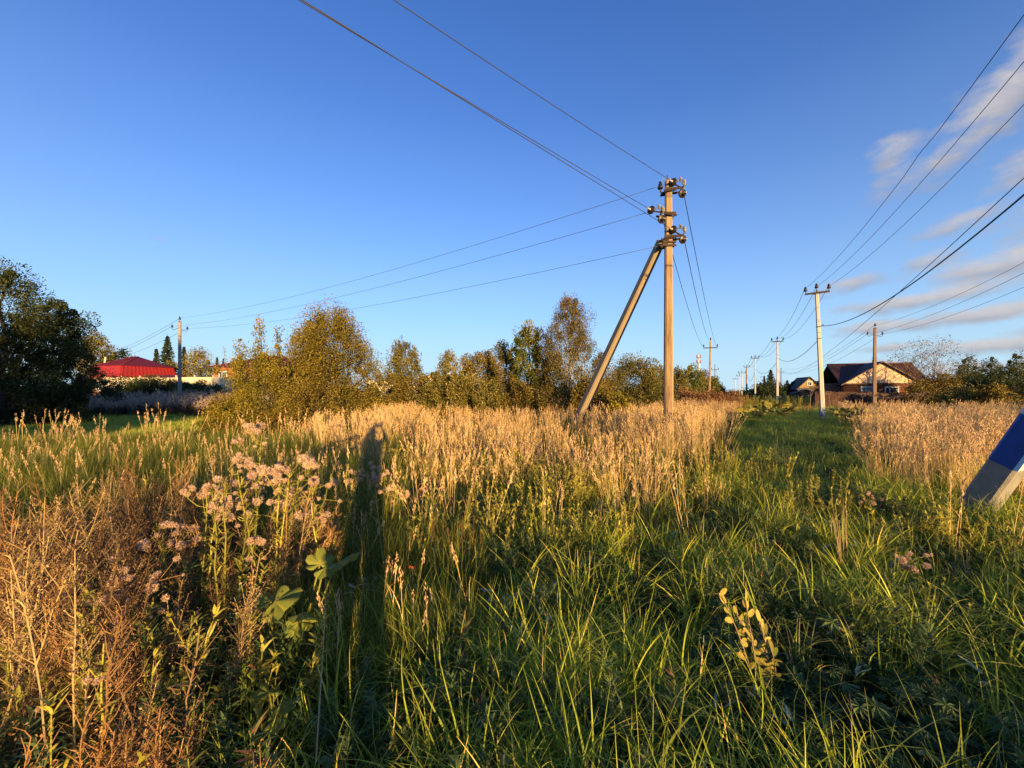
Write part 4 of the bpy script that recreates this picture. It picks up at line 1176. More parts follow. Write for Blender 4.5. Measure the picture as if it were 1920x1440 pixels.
# unseen trees and hedge added behind the viewer to throw the evening shade over the near grass, the lane and the left lawn
for i, (x, y, H, R, sh, lb) in enumerate(((-14.5, -13, 9.2, 3.4, 'egg', 'unseen shade tree behind the viewer on the far left'), (-9.6, -15, 7.6, 3.0, 'egg', 'unseen shade tree behind the viewer on the near left'), (-19.5, -9, 6.8, 3.2, 'egg', 'leftmost unseen shade tree behind the viewer'), (-24.5, -4.5, 5.0, 2.8, 'egg', 'low spreading unseen shade tree behind the viewer at the far left'), (-30, -1, 5.4, 3.0, 'egg', 'outermost unseen shade tree behind the viewer at the far left'), (-6.2, -17.5, 4.0, 1.8, 'bush', 'unseen shade bush behind the viewer on the left'))):
    tree('shade_tree', lb, 'tree', x, y, H, R, sh, 6500, .2, L_DARK, M_BARK, 120 + i, base=.03, tr=.14, clusters=110, csize=.15)
for i, (x, y, H, R) in enumerate(((14.6, -17.5, 1.2, 1.3), (17.8, -16, 2.2, 1.9), (22.5, -14.5, 2.9, 2.4), (27.5, -12, 3.3, 2.7), (33, -9.5, 3.7, 3.0), (38, -6, 3.8, 3.0), (43, -2, 3.8, 3.0))):
    tree('shade_hedge_bush', '%s bush of the unseen shade hedge behind the viewer, counted from the left' % ('first', 'second', 'third', 'fourth', 'fifth', 'sixth', 'seventh', 'eighth', 'ninth', 'tenth')[i], 'bush', x, y, H, R, 'bush', 2600, .14, L_DARK, M_BARK, 140 + i, base=0, multi=6, tr=.06, clusters=60, csize=.2, group='unseen shade hedge bushes behind the viewer')


# ------------------------------------------------------------------ grass and weeds (stuff)
def tuft(seed, nb, L, W, spread, lean, curve, seg=5, mat_=None, dead=.06, tone0=.3, extra=None, plume=0, plume_len=.16, stem=0):
    """one tuft mesh: green blades, some dead ones, optional flowering stems with plumes"""
    rng = np.random.default_rng(seed)
    qb = QB()
    r = spread * np.sqrt(rng.uniform(0, 1, nb)); a = rng.uniform(0, 2 * PI, nb)
    root = np.stack([r * np.cos(a), r * np.sin(a), np.full(nb, -.02)], -1)
    az = a + rng.normal(0, .8, nb)
    W = W * rng.choice([.55, 1.0, 1.0, 1.35], nb)
    q, t, _ = blade_quads(root, az, L * rng.uniform(.45, 1.15, nb), W * rng.uniform(.6, 1.3, nb), np.abs(rng.normal(0, lean, nb)), rng.uniform(curve * .2, curve * 1.5, nb), seg, rng)
    bt = np.clip(tone0 + rng.normal(0, .13, nb), 0, .9)
    bt = np.where(rng.uniform(0, 1, nb) < dead, 1.0, bt)
    kn = rng.uniform(0, 1, nb) < .14     # some blades are snapped and hang over
    if kn.any() and seg >= 5:
        k = seg - 2; piv = q[kn, k, 0:2].mean(1); d_ = q[kn][:, k:] - piv[:, None, None]; d_[..., 2] = -np.abs(d_[..., 2]) * .9; q[kn, k:] = piv[:, None, None] + d_
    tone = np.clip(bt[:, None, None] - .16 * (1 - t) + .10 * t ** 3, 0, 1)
    qb.add(q.reshape(-1, 4, 3), tone.reshape(-1, 4), 0)
    for s in range(stem):
        rr = spread * math.sqrt(rng.uniform()); aa = rng.uniform(0, 2 * PI)
        az_ = rng.uniform(0, 2 * PI); H = plume * rng.uniform(.72, 1.12); ln = abs(rng.normal(0, .10)); cv = abs(rng.normal(.12, .12))
        ts = np.linspace(0, 1, 6); th = ln + cv * ts ** 2
        px = np.concatenate([[0], np.cumsum(np.sin(th[:-1]) * H / 5)]); pz = np.concatenate([[0], np.cumsum(np.cos(th[:-1]) * H / 5)])
        pts = np.stack([rr * math.cos(aa) + px * math.cos(az_), rr * math.sin(aa) + px * math.sin(az_), pz], -1)
        qb.add(stem_quads(pts, .0030, .0016), np.clip(rng.normal(.5, .15), 0, 1), 1)
        m = rng.integers(14, 22)
        qq = rng.uniform(0, 1, m)
        pl = plume_len * rng.uniform(.7, 1.2)
        top = pts[-1]; dr = unit(pts[-1] - pts[-2])
        wdt = .011 * np.sin(PI * np.clip(qq * .85 + .12, 0, 1))
        cc = top - dr * pl * .55 + dr * (qq * pl)[:, None] + rng.normal(size=(m, 3)) * wdt[:, None]
        qb.add(leaf_quads(cc, pl * .30 * rng.uniform(.6, 1.2, m), rng, .19, dr, .5), np.clip(rng.normal(.5, .2, m), 0, 1), 2)
        nlv = rng.integers(2, 5)   # dry leaf blades on the stem
        k = rng.integers(1, 4, nlv)
        q, t, _ = blade_quads(pts[k], rng.uniform(0, 2 * PI, nlv), rng.uniform(.14, .3, nlv), rng.uniform(.004, .007, nlv), rng.uniform(.3, .8, nlv), rng.uniform(.4, 1.6, nlv), 3, rng)
        qb.add(q.reshape(-1, 4, 3), np.clip(rng.normal(.5, .2), 0, 1), 1)
    return qb


def inside(x, y): return np.abs(x) < 1.40 * y + 2.2


def lane_c(y): return 1.2 + .62 * y


def points(n, xr, yr, dens, seed, power=1.0):
    """n tries over a rectangle, kept with probability dens(x, y)"""
    rng = np.random.default_rng(seed)
    x = rng.uniform(*xr, n); y = yr[0] + (yr[1] - yr[0]) * rng.uniform(0, 1, n) ** power
    k = (rng.uniform(0, 1, n) < dens(x, y)) & inside(x, y)
    return x[k], y[k], rng


def place(name, x, y, rng, variants, smin, smax, label, cat, tilt=.12, bend=(0, 0), sink=0.0, scale_fn=None, wind=0.0):
    n = len(x)
    pos = np.stack([x, y, ground_z(x, y) - sink], -1)
    rot = np.stack([rng.normal(bend[1], tilt, n), rng.normal(bend[0], tilt, n), rng.uniform(0, 2 * PI, n)], -1)
    if wind: rot[:, 0] += wind * (patch(x, y, .8, 51) - .5) * 2; rot[:, 1] += wind * (patch(x, y, .65, 52) - .5) * 2
    s = rng.uniform(smin, smax, n)
    if scale_fn is not None: s = s * scale_fn(x, y)
    return scatter(name, pos, rot, s, rng.integers(0, len(variants), n), variants, label, cat)


def patch(x, y, f, s=0.0):
    """slow random-looking variation in 0..1"""
    return .5 + .5 * np.clip((np.sin(x * f + 1.7 * s) + np.sin(y * f * 1.3 - .8 * s + .6 * x * f) + np.sin((x - y) * f * 2.1 + 2.2 * s) * .7) / 2.2, -1, 1)


def clear(x, y): return smooth(.55, 1.0, np.hypot(x - 5.75, (y - 4.55) * .8))


# masks on the meadow plan -----------------------------------------------------
def lane_r(y): return .82 * y + .9


def m_lane(x, y): return smooth(-2.1, -1.5, x - lane_c(y)) * smooth(.5, -.2, x - lane_r(y))


def m_reed(x, y):
    """the golden dry reed field between the left grass and the lane"""
    left = smooth(-1.0, .6, x - (-2.0 - .74 * (y - 6.0)))
    front = smooth(5.9, 8.0, y + .35 * np.sin(1.1 * x) + .12 * (x - 1) ** 2 * (x > 1) * 0)
    right = smooth(.0, .9, lane_c(y) - 1.75 - x)
    return left * front * right * smooth(40, 27, y)


def m_right(x, y): return smooth(-.3, .5, x - lane_r(y) + .4 * np.sin(1.3 * y)) * smooth(4.9, 6.4, y) * smooth(30, 20, y)


def m_weed(x, y):
    """brown dead weeds in the lower left corner"""
    return smooth(.22, -.22, x + .52 + .35 * y) * smooth(4.3, 3.2, y + .25 * np.sin(2 * x)) * smooth(-1.9, -1.3, x / np.maximum(y, .8))


def m_left(x, y):
    return smooth(.6, -.4, x - (-2.0 - .74 * (y - 6.0))) * smooth(3.0, 4.2, y) * smooth(11.8, 10.4, y - .12 * (x + 8))


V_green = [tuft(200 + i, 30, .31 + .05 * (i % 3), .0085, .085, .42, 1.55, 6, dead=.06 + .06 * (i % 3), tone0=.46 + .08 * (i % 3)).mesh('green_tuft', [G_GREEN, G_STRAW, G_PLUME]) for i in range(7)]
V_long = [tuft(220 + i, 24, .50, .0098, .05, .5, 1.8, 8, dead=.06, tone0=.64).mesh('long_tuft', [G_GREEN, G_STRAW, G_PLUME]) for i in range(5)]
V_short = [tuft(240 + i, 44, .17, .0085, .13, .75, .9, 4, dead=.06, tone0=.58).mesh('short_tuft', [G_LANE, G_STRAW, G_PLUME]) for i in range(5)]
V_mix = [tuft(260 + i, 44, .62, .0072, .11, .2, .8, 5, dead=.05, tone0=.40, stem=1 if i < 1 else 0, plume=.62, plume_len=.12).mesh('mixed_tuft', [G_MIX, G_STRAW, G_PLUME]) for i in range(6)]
V_mixg = V_mix
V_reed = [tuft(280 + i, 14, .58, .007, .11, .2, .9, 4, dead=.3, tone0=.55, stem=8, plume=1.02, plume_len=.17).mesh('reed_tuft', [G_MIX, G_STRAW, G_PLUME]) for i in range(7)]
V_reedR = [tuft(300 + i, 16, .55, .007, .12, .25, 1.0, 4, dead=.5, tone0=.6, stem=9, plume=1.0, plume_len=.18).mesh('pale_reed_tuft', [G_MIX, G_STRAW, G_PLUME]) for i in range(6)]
V_litter = [tuft(330 + i, 22, .34, .005, .1, .7, 1.2, 5, dead=1.0, tone0=.5).mesh('dead_tuft', [leafmat('dead_blade_%d' % i, [(0, (.10, .065, .03)), (.6, (.24, .16, .07)), (1, (.42, .31, .15))], .2)]) for i in range(3)]
V_edge = [tuft(320 + i, 6, .5, .006, .05, .15, .6, 4, dead=.3, tone0=.5, stem=3, plume=1.05, plume_len=.22).mesh('plume_tuft', [G_MIX, G_STRAW, G_PLUME]) for i in range(4)]


def dead_weed_mesh(seed, H=.85, mats=None, bare=.3, big=1.0):
    """stiff dried stem with short side twigs, shrivelled leaves and seed clusters"""
    rng = np.random.default_rng(seed); qb = QB()
    for s in range(rng.integers(3, 6)):
        a = rng.uniform(0, 2 * PI); h = H * rng.uniform(.6, 1.1)
        n = 7; ts = np.linspace(0, 1, n)
        off = rng.uniform(.0, .05); ln = rng.normal(.07, .07)
        pts = np.stack([off * math.cos(a) + ln * h * ts ** 1.4 * math.cos(a) + rng.normal(0, .006, n), off * math.sin(a) + ln * h * ts ** 1.4 * math.sin(a) + rng.normal(0, .006, n), ts * h - .03], -1)
        qb.add(stem_quads(pts, .0038, .0018, 4), np.clip(rng.normal(.68, .2), 0, 1))
        m = int(84 * big)
        tt = rng.uniform(.08, 1, m)
        idx = tt * (n - 1); i0 = np.minimum(idx.astype(int), n - 2); f = (idx - i0)[:, None]
        base = pts[i0] * (1 - f) + pts[i0 + 1] * f
        az = rng.uniform(0, 2 * PI, m)
        up = rng.uniform(-.9, .7, m)
        L = (.035 + .035 * np.sin(PI * tt)) * rng.uniform(.5, 1.4, m)
        # shrivelled, hanging leaves: two-piece strips
        q, t, _ = blade_quads(base, az, L, rng.uniform(.0025, .0075, m), rng.uniform(.4, 1.5, m), rng.uniform(.3, 2.4, m), 3, rng, twist=1.2, pw=.6)
        qb.add(q.reshape(-1, 4, 3), np.clip(np.repeat(rng.normal(.45, .2, m), 3), 0, 1))
        k = int(13 * big)     # side twigs with seed clusters near the top
        for j in range(k):
            tq = rng.uniform(.5, 1.0); p = np.array([np.interp(tq, ts, pts[:, c]) for c in range(3)])
            az_ = rng.uniform(0, 2 * PI); Lg = rng.uniform(.05, .16) * (1.25 - tq * .5)
            e = p + np.array([math.cos(az_) * Lg * .6, math.sin(az_) * Lg * .6, Lg * .85])
            qb.add(stem_quads([p, (p + e) / 2 + rng.normal(0, .006, 3), e], .0018, .001), .55)
            mm = rng.integers(5, 10)
            cc = p + (e - p) * rng.uniform(.4, 1.1, (mm, 1)) + rng.normal(0, .011, (mm, 3))
            qb.add(leaf_quads(cc, rng.uniform(.006, .014, mm), rng, .5), np.clip(rng.normal(.5, .22, mm), 0, 1))
    return qb.mesh('dead_weed', mats or [G_BROWN])


def herb_mesh(seed, H=.45, mats=None, leafL=.06):
    """leafy yellowing herb: upright stem with lance leaves all the way up"""
    rng = np.random.default_rng(seed); qb = QB()
    for s in range(rng.integers(2, 5)):
        a = rng.uniform(0, 2 * PI); h = H * rng.uniform(.6, 1.15); off = rng.uniform(0, .06)
        ts = np.linspace(0, 1, 5); ln = rng.normal(.1, .1)
        pts = np.stack([(off + ln * h * ts ** 1.5) * math.cos(a), (off + ln * h * ts ** 1.5) * math.sin(a), ts * h - .02], -1)
        qb.add(stem_quads(pts, .003, .0014), .5)
        m = 34; tt = rng.uniform(.12, 1, m)
        base = np.stack([np.interp(tt, ts, pts[:, c]) for c in range(3)], -1)
        q, t, _ = blade_quads(base, rng.uniform(0, 2 * PI, m), leafL * rng.uniform(.6, 1.3, m) * (1.25 - .6 * tt), rng.uniform(.010, .017, m), rng.uniform(.5, 1.2, m), rng.uniform(.1, 1.0, m), 3, rng, twist=.7, pw=.55)
        qb.add(q.reshape(-1, 4, 3), np.clip(np.repeat(rng.normal(.35, .14, m) + .3 * tt, 3), 0, 1))
    return qb.mesh('herb', mats or [G_HERB])


def rosette_mesh(seed, n=7, R=.09, mats=None, lobed=True, h=.12):
    """low broad-leaved plant: palmate leaves on short stalks"""
    rng = np.random.default_rng(seed); qb = QB()
    for i in range(n):
        a = rng.uniform(0, 2 * PI); rr = rng.uniform(.02, .11); z = h * rng.uniform(.4, 1.2)
        c = np.array([rr * math.cos(a), rr * math.sin(a), z])
        qb.add(stem_quads([[0, 0, -.02], c * np.array([.6, .6, .8]), c], .0022, .0014), .35)
        tl = np.array([math.cos(a) * .5, math.sin(a) * .5, 1.0]) + rng.normal(0, .25, 3); tl /= np.linalg.norm(tl)
        u = unit(np.cross(tl, rng.normal(size=3))); v = np.cross(tl, u)
        L = R * rng.uniform(.5, 1.05); tone = np.clip(rng.normal(.45, .2), 0, 1)
        k = 7 if lobed else 1
        qs = []
        for j in range(k):
            th = (j - (k - 1) / 2) * .72 if lobed else 0
            d = u * math.cos(th) + v * math.sin(th); s = np.cross(tl, d); ll = L * (1 - .09 * abs(j - (k - 1) / 2))
            w = ll * (.30 if lobed else .5)
            qs += [[c, c + d * ll * .55 + s * w * .5 - tl * .004, c + d * ll - tl * ll * .22, c + d * ll * .55 - tl * .010], [c, c + d * ll * .55 - tl * .010, c + d * ll - tl * ll * .22, c + d * ll * .55 - s * w * .5 - tl * .004]]
        qb.add(np.array(qs), tone)
    return qb.mesh('broad_leaf_plant', mats or [G_BROAD])


def silver_mesh(seed):
    """clump of pale lance leaves showing their undersides"""
    rng = np.random.default_rng(seed); qb = QB()
    m = rng.integers(4, 9); a = rng.uniform(0, 2 * PI, m)
    root = np.stack([.02 * np.cos(a), .02 * np.sin(a), rng.uniform(.05, .24, m)], -1)
    q, t, _ = blade_quads(root, a, rng.uniform(.06, .12, m), rng.uniform(.016, .026, m), rng.uniform(.3, 1.2, m), rng.uniform(.2, 1.2, m), 4, rng, twist=.8, pw=.5)
    qb.add(q.reshape(-1, 4, 3), np.clip(np.repeat(rng.normal(.5, .25, m), 4), 0, 1), 0)
    qb.add(stem_quads([[0, 0, -.02], [.005, 0, .12], [0, .005, .26]], .003, .0015), .3, 1)
    return qb.mesh('pale_leaves', [G_SILVER, G_BROAD])


G_UMBER = leafmat('umber_weed', [(0, (.05, .028, .014)), (.4, (.13, .075, .035)), (.75, (.24, .145, .07)), (1, (.36, .24, .12))], .15, .3)
G_TAN = leafmat('tan_weed', [(0, (.14, .085, .035)), (.4, (.28, .18, .075)), (.75, (.44, .30, .13)), (1, (.56, .42, .20))], .15, .3)
V_dead = [dead_weed_mesh(400 + i, .62 + .09 * (i % 4), [(G_BROWN, G_UMBER, G_TAN, G_BROWN, G_UMBER)[i % 5]]) for i in range(10)]
V_herb = [herb_mesh(420 + i, .46) for i in range(5)]
V_herbg = [herb_mesh(430 + i, .36, [G_BROAD], .075) for i in range(4)]
V_ros = [rosette_mesh(440 + i, 8 + i % 3, .050 + .010 * (i % 3), h=.10 + .05 * (i % 3)) for i in range(6)]
V_sil = [silver_mesh(460 + i) for i in range(5)]
V_rust = [dead_weed_mesh(480 + i, 1.15, [L_RUST]) for i in range(4)]


def fluff_weed_mesh(seed):
    """grey seeding willowherb stem: a slim spike wrapped in pale fluff"""
    rng = np.random.default_rng(seed); qb = QB()
    for s in range(4):
        a = rng.uniform(0, 2 * PI); h = rng.uniform(.8, 1.25); off = rng.uniform(0, .16)
        p0 = np.array([off * math.cos(a), off * math.sin(a), -.03]); p1 = p0 + np.array([rng.normal(0, .1), rng.normal(0, .1), h])
        qb.add(stem_quads([p0, (p0 + p1) / 2, p1], .004, .002), .3, 0)
        m = 30; t = rng.uniform(.25, .75, m)[:, None]
        qb.add(leaf_quads(p0 + (p1 - p0) * t + rng.normal(0, .035, (m, 3)), .09, rng, .25), np.clip(rng.normal(.4, .2, m), 0, 1), 0)
        m = 26; t = rng.uniform(.68, 1.04, m)[:, None]
        qb.add(leaf_quads(p0 + (p1 - p0) * t + rng.normal(0, .028, (m, 3)), .075, rng, .45), np.clip(rng.normal(.5, .25, m), 0, 1), 1)
    return qb.mesh('fluff_weed', [G_OLD, G_GREYF])


G_OLD = leafmat('grey_stalk', [(0, (0.077, 0.055, 0.0315)), (0.5, (0.154, 0.11, 0.063)), (1, (0.242, 0.18, 0.108))], .2)
V_fluff = [fluff_weed_mesh(500 + i) for i in range(5)]

# near green grass: everything within about six metres that is not dead weed, thinning under the weeds
near = lambda x, y: (.45 + .55 * clear(x, y)) * (1 - .5 * m_weed(x, y)) * smooth(8.5, 5.5, y) * (.22 + .78 * patch(x, y, 2.7, 1)) * (1 - .75 * smooth(.62, .9, patch(x, y, 2.1, 11))) * (1 - .9 * smooth(1.3, .6, np.hypot((x - 1.62) / .55, (y - 1.72) / .45)))
x, y, r = points(15500, (-6, 11), (.55, 8.5), near, 1, 1.25)
place('green_grass', x, y, r, V_green + V_long[:2], .62, 1.2, 'lush green grass tufts in the shaded foreground', 'grass', .2, (.05, .12), scale_fn=lambda x, y: (1 - .38 * smooth(3.6, 5.0, y)) * (.72 + .4 * patch(x, y, 1.6, 41)))
r = np.random.default_rng(61)
x = r.uniform(-7, 9, 5200); y = r.uniform(-4.5, .55, 5200)
place('back_grass', x, y, r, V_green + V_mix[2:4], .6, 1.1, 'rough grass around the feet of the viewer', 'grass', .18)
x, y, r = points(3600, (-2.4, 9), (.7, 6.5), lambda x, y: (1 - .9 * m_weed(x, y)) * smooth(.35, .75, patch(x, y, 2.3, 4)), 2, 1.2)
place('long_grass', x, y, r, V_long, .75, 1.2, 'long arching grass blades standing above the foreground turf', 'grass', .2, (.05, .22))
# lane turf
x, y, r = points(30000, (2, 34), (3.6, 50), lambda x, y: np.clip(m_lane(x, y) + .25 * smooth(3.2, 1.5, np.abs(x - (lane_c(y) + lane_r(y)) / 2)), 0, 1) * (.5 + .5 * patch(x, y, 1.2, 2)), 3, 1.3)
place('lane_grass', x, y, r, V_short, .8, 1.35, 'short green turf of the mown lane leading away', 'grass', .15, scale_fn=lambda x, y: 1 + y / 45)
# lawn on the far left, in shade
x, y, r = points(16000, (-44, -5), (10, 30), lambda x, y: smooth(9.5, 11.5, y - .12 * (x + 8)) * smooth(27, 24, y) * smooth(-4.5, -6.5, x + .25 * (y - 12)), 4)
place('lawn_grass', x, y, r, V_short, 1.0, 1.7, 'shaded lawn on the far left beyond the tall grass', 'grass', .15)
# tall mixed grass on the left
x, y, r = points(9500, (-16, -1.5), (2.8, 13), lambda x, y: m_left(x, y) * (1 - .8 * m_weed(x, y)), 5)
place('tall_grass', x, y, r, V_mixg, .78, 1.12, 'tall yellow green grass filling the left middle ground', 'grass', .14, (.0, .1))
x, y, r = points(240, (-18, -3.5), (8.5, 12.5), lambda x, y: smooth(9.2, 10.2, y - .12 * (x + 8)) * smooth(11.9, 11.2, y - .12 * (x + 8)) * (.3 + .7 * patch(x, y, 1.5, 3)), 6)
place('plume_grass', x, y, r, V_edge, .75, 1.05, 'row of pale grass plumes along the top of the left grass', 'grass', .1)
# golden reed field
x, y, r = points(17500, (-30, 20), (5.6, 40), lambda x, y: m_reed(x, y) * (.16 + .84 * smooth(.2, .75, patch(x, y, 1.3, 5))), 7, 1.35)
place('dry_reed_grass', x, y, r, V_reed, .66, 1.12, 'golden dry reed grass with feathery heads across the meadow', 'grass', .13, (0, .0), wind=.22, scale_fn=lambda x, y: .74 + .34 * patch(x, y, .7, 21))
# sparse straw stalks reaching forward into the green
x, y, r = points(3600, (-14, 14), (6, 26), lambda x, y: m_reed(x, y) * smooth(.65, .3, patch(x, y, 1.3, 5)) * .9, 27)
place('field_herbs', x, y, r, V_herb + V_mix[1:], .8, 1.35, 'green and yellow herbs filling gaps between the golden reeds', 'herbs', .14)
x, y, r = points(1500, (-3, 5.5), (3.2, 7.5), lambda x, y: clear(x, y) * (1 - m_lane(x, y)) * smooth(.45, .9, patch(x, y, 2.4, 6)) * smooth(3.0, 6.0, y), 8)
place('straw_stalks', x, y, r, V_edge, .5, .85, 'thin pale straw stalks scattered over the near grass', 'grass', .2)
# pale reeds right of the lane
x, y, r = points(11000, (5, 44), (4.8, 37), lambda x, y: clear(x, y) * m_right(x, y) * (.6 + .4 * patch(x, y, 1.1, 7)), 9, 1.35)
place('pale_reed_grass', x, y, r, V_reedR, .72, 1.1, 'pale dry reed grass right of the lane in front of the fence', 'grass', .15, (-.12, .02), wind=.24, scale_fn=lambda x, y: .78 + .3 * patch(x, y, .9, 55))
# yellowing herbs between foreground and reeds
x, y, r = points(4600, (-2.5, 5.4), (3.2, 8.2), lambda x, y: clear(x, y) * (1 - .8 * m_lane(x, y)) * smooth(.36, .75, patch(x, y, 1.7, 8)) * smooth(3.0, 4.6, y) * smooth(8.4, 7.2, y), 10)
place('yellow_herbs', x, y, r, V_herb, .7, 1.35, 'yellowing leafy herbs catching sun between grass and reeds', 'herbs', .12)
x, y, r = points(1300, (1, 5.2), (2.2, 8), lambda x, y: clear(x, y) * smooth(.5, .85, patch(x, y, 1.9, 9)) * .7, 11)
place('lane_herbs', x, y, r, V_herb, .4, .75, 'small yellow herbs scattered along the near lane', 'herbs', .15)
# dead brown weeds
x, y, r = points(1250, (-6, .2), (1.15, 5.2), lambda x, y: m_weed(x + .14 * np.sin(5 * y + 3 * x), y) * (.25 + .75 * patch(x, y, 2.8, 10)) * smooth(.7, 1.25, np.hypot((x + 1.08) / .42, (y - 1.8) / .62)), 12)
place('dead_weeds', x, y, r, V_dead, .72, 1.15, 'thicket of dead brown weeds in the lower left corner', 'weeds', .13)
# low leaves in the foreground
x, y, r = points(800, (-2.2, .4), (2.0, 5.2), lambda x, y: smooth(-.5, .1, x + .55 + .35 * y) * smooth(.75, .2, x + .15 + .25 * y) * (.4 + .6 * patch(x, y, 2.6, 35)), 26)
place('thin_grass', x, y, r, V_mix, .5, .95, 'thin mixed grass between the brown weeds and the green grass', 'grass', .16)
x, y, r = points(1100, (-6, .4), (.9, 4.6), lambda x, y: m_weed(x - .2, y) * smooth(.35, .8, patch(x, y, 2.2, 33)), 25)
place('weed_herbs', x, y, r, V_herbg + V_herb, .8, 1.5, 'green and yellow leafy stems growing among the brown weeds', 'herbs', .12)
x, y, r = points(4200, (-3, 5), (.7, 5), lambda x, y: smooth(.5, .85, patch(x, y, 2.1, 11)) * .8 + .9 * smooth(1.0, .5, np.hypot(x - 1.75, (y - 1.9) * .8)), 13)
place('ground_leaves', x, y, r, V_ros, .6, 1.15, 'low lobed leaves covering the damp ground near the viewer', 'ground cover', .2)
x, y, r = points(2300, (-2, 5), (1.0, 5.5), lambda x, y: smooth(.42, .8, patch(x, y, 2.5, 12)) * .9, 14)
place('green_herbs', x, y, r, V_herbg, .6, 1.1, 'green leafy herbs poking out of the foreground grass', 'herbs', .15)
x, y, r = points(150, (-1.2, 4.2), (1.2, 4.2), lambda x, y: smooth(.4, .8, patch(x, y, 1.6, 13)), 15)
x, y, r = points(900, (-2, 6), (.8, 6), lambda x, y: smooth(.5, .9, patch(x, y, 2.9, 31)), 24)
place('dead_grass', x, y, r, V_litter, .7, 1.2, 'withered straw coloured grass lying between the green tufts', 'grass', .3)
x, y, r = points(150, (-1.2, 4.2), (1.2, 4.2), lambda x, y: smooth(.4, .8, patch(x, y, 1.6, 13)), 15)
place('pale_leaves', x, y, r, V_sil, .7, 1.1, 'pale silvery leaves scattered in the foreground grass', 'leaves', .3)
# grey seeding weeds by the left pole, rusty weeds far left of the lane, green weeds at the lane end
x, y, r = points(2600, (-36, -8), (23, 36), lambda x, y: smooth(24, 26, y) * smooth(36, 31, y) * smooth(-9, -12, x), 16)
place('grey_weeds', x, y, r, V_fluff, .8, 1.2, 'grey seeding weeds in shade around the left pole', 'weeds', .08)
x, y, r = points(2600, (4, 42), (26, 72), lambda x, y: smooth(.5, 2.5, lane_c(y) - x) * smooth(24, 14, lane_c(y) - x) * smooth(26, 32, y) * .8, 17)
place('rusty_weeds', x, y, r, V_rust, .8, 1.3, 'rust brown dead weeds far along the left edge of the lane', 'weeds', .1)
x, y, r = points(1500, (22, 44), (40, 56), lambda x, y: smooth(-3.5, -2, x - lane_c(y)) * smooth(9, 6, x - lane_c(y)) * .9, 18)
place('green_weeds', x, y, r, V_herb, 1.6, 2.6, 'band of yellow green weeds crossing the end of the lane', 'weeds', .1)
x, y, r = points(900, (20, 50), (24, 38), lambda x, y: smooth(1.2, 2.4, x - lane_c(y)) * smooth(16, 10, x - lane_c(y)) * .8, 19)
place('brown_weeds', x, y, r, V_dead, .6, 1.0, 'brown dead weeds before the picket fence', 'weeds', .1)


# ------------------------------------------------------------------ single plants
def fluff_ball(seed, r=.030):
    rng = np.random.default_rng(seed); qb = QB()
    m = 300
    g = rng.normal(size=(m, 3)); c = unit(g) * (r * rng.uniform(0, 1, m) ** .5)[:, None] * np.array([1, 1, .8]) + rng.normal(0, .12 * r, 3)
    qb.add(leaf_quads(c, r * rng.uniform(.4, 1.0, m), rng, .17, unit(c + rng.normal(0, .6 * r, (m, 3))), .9, fold=.1), np.clip(rng.normal(.5, .25, m) + .25 * c[:, 2] / r, 0, 1), 0)
    b = unit(rng.normal(size=(12, 3)) + np.array([0, 0, -1.2])) * r * .5
    qb.add(leaf_quads(b, r * .6, rng, .25, b / r), .35, 1)
    return qb.mesh('seed_head', [G_FLUFF, G_BROWN])


FLUFF = [fluff_ball(600 + i, .020 + .0035 * i) for i in range(4)]


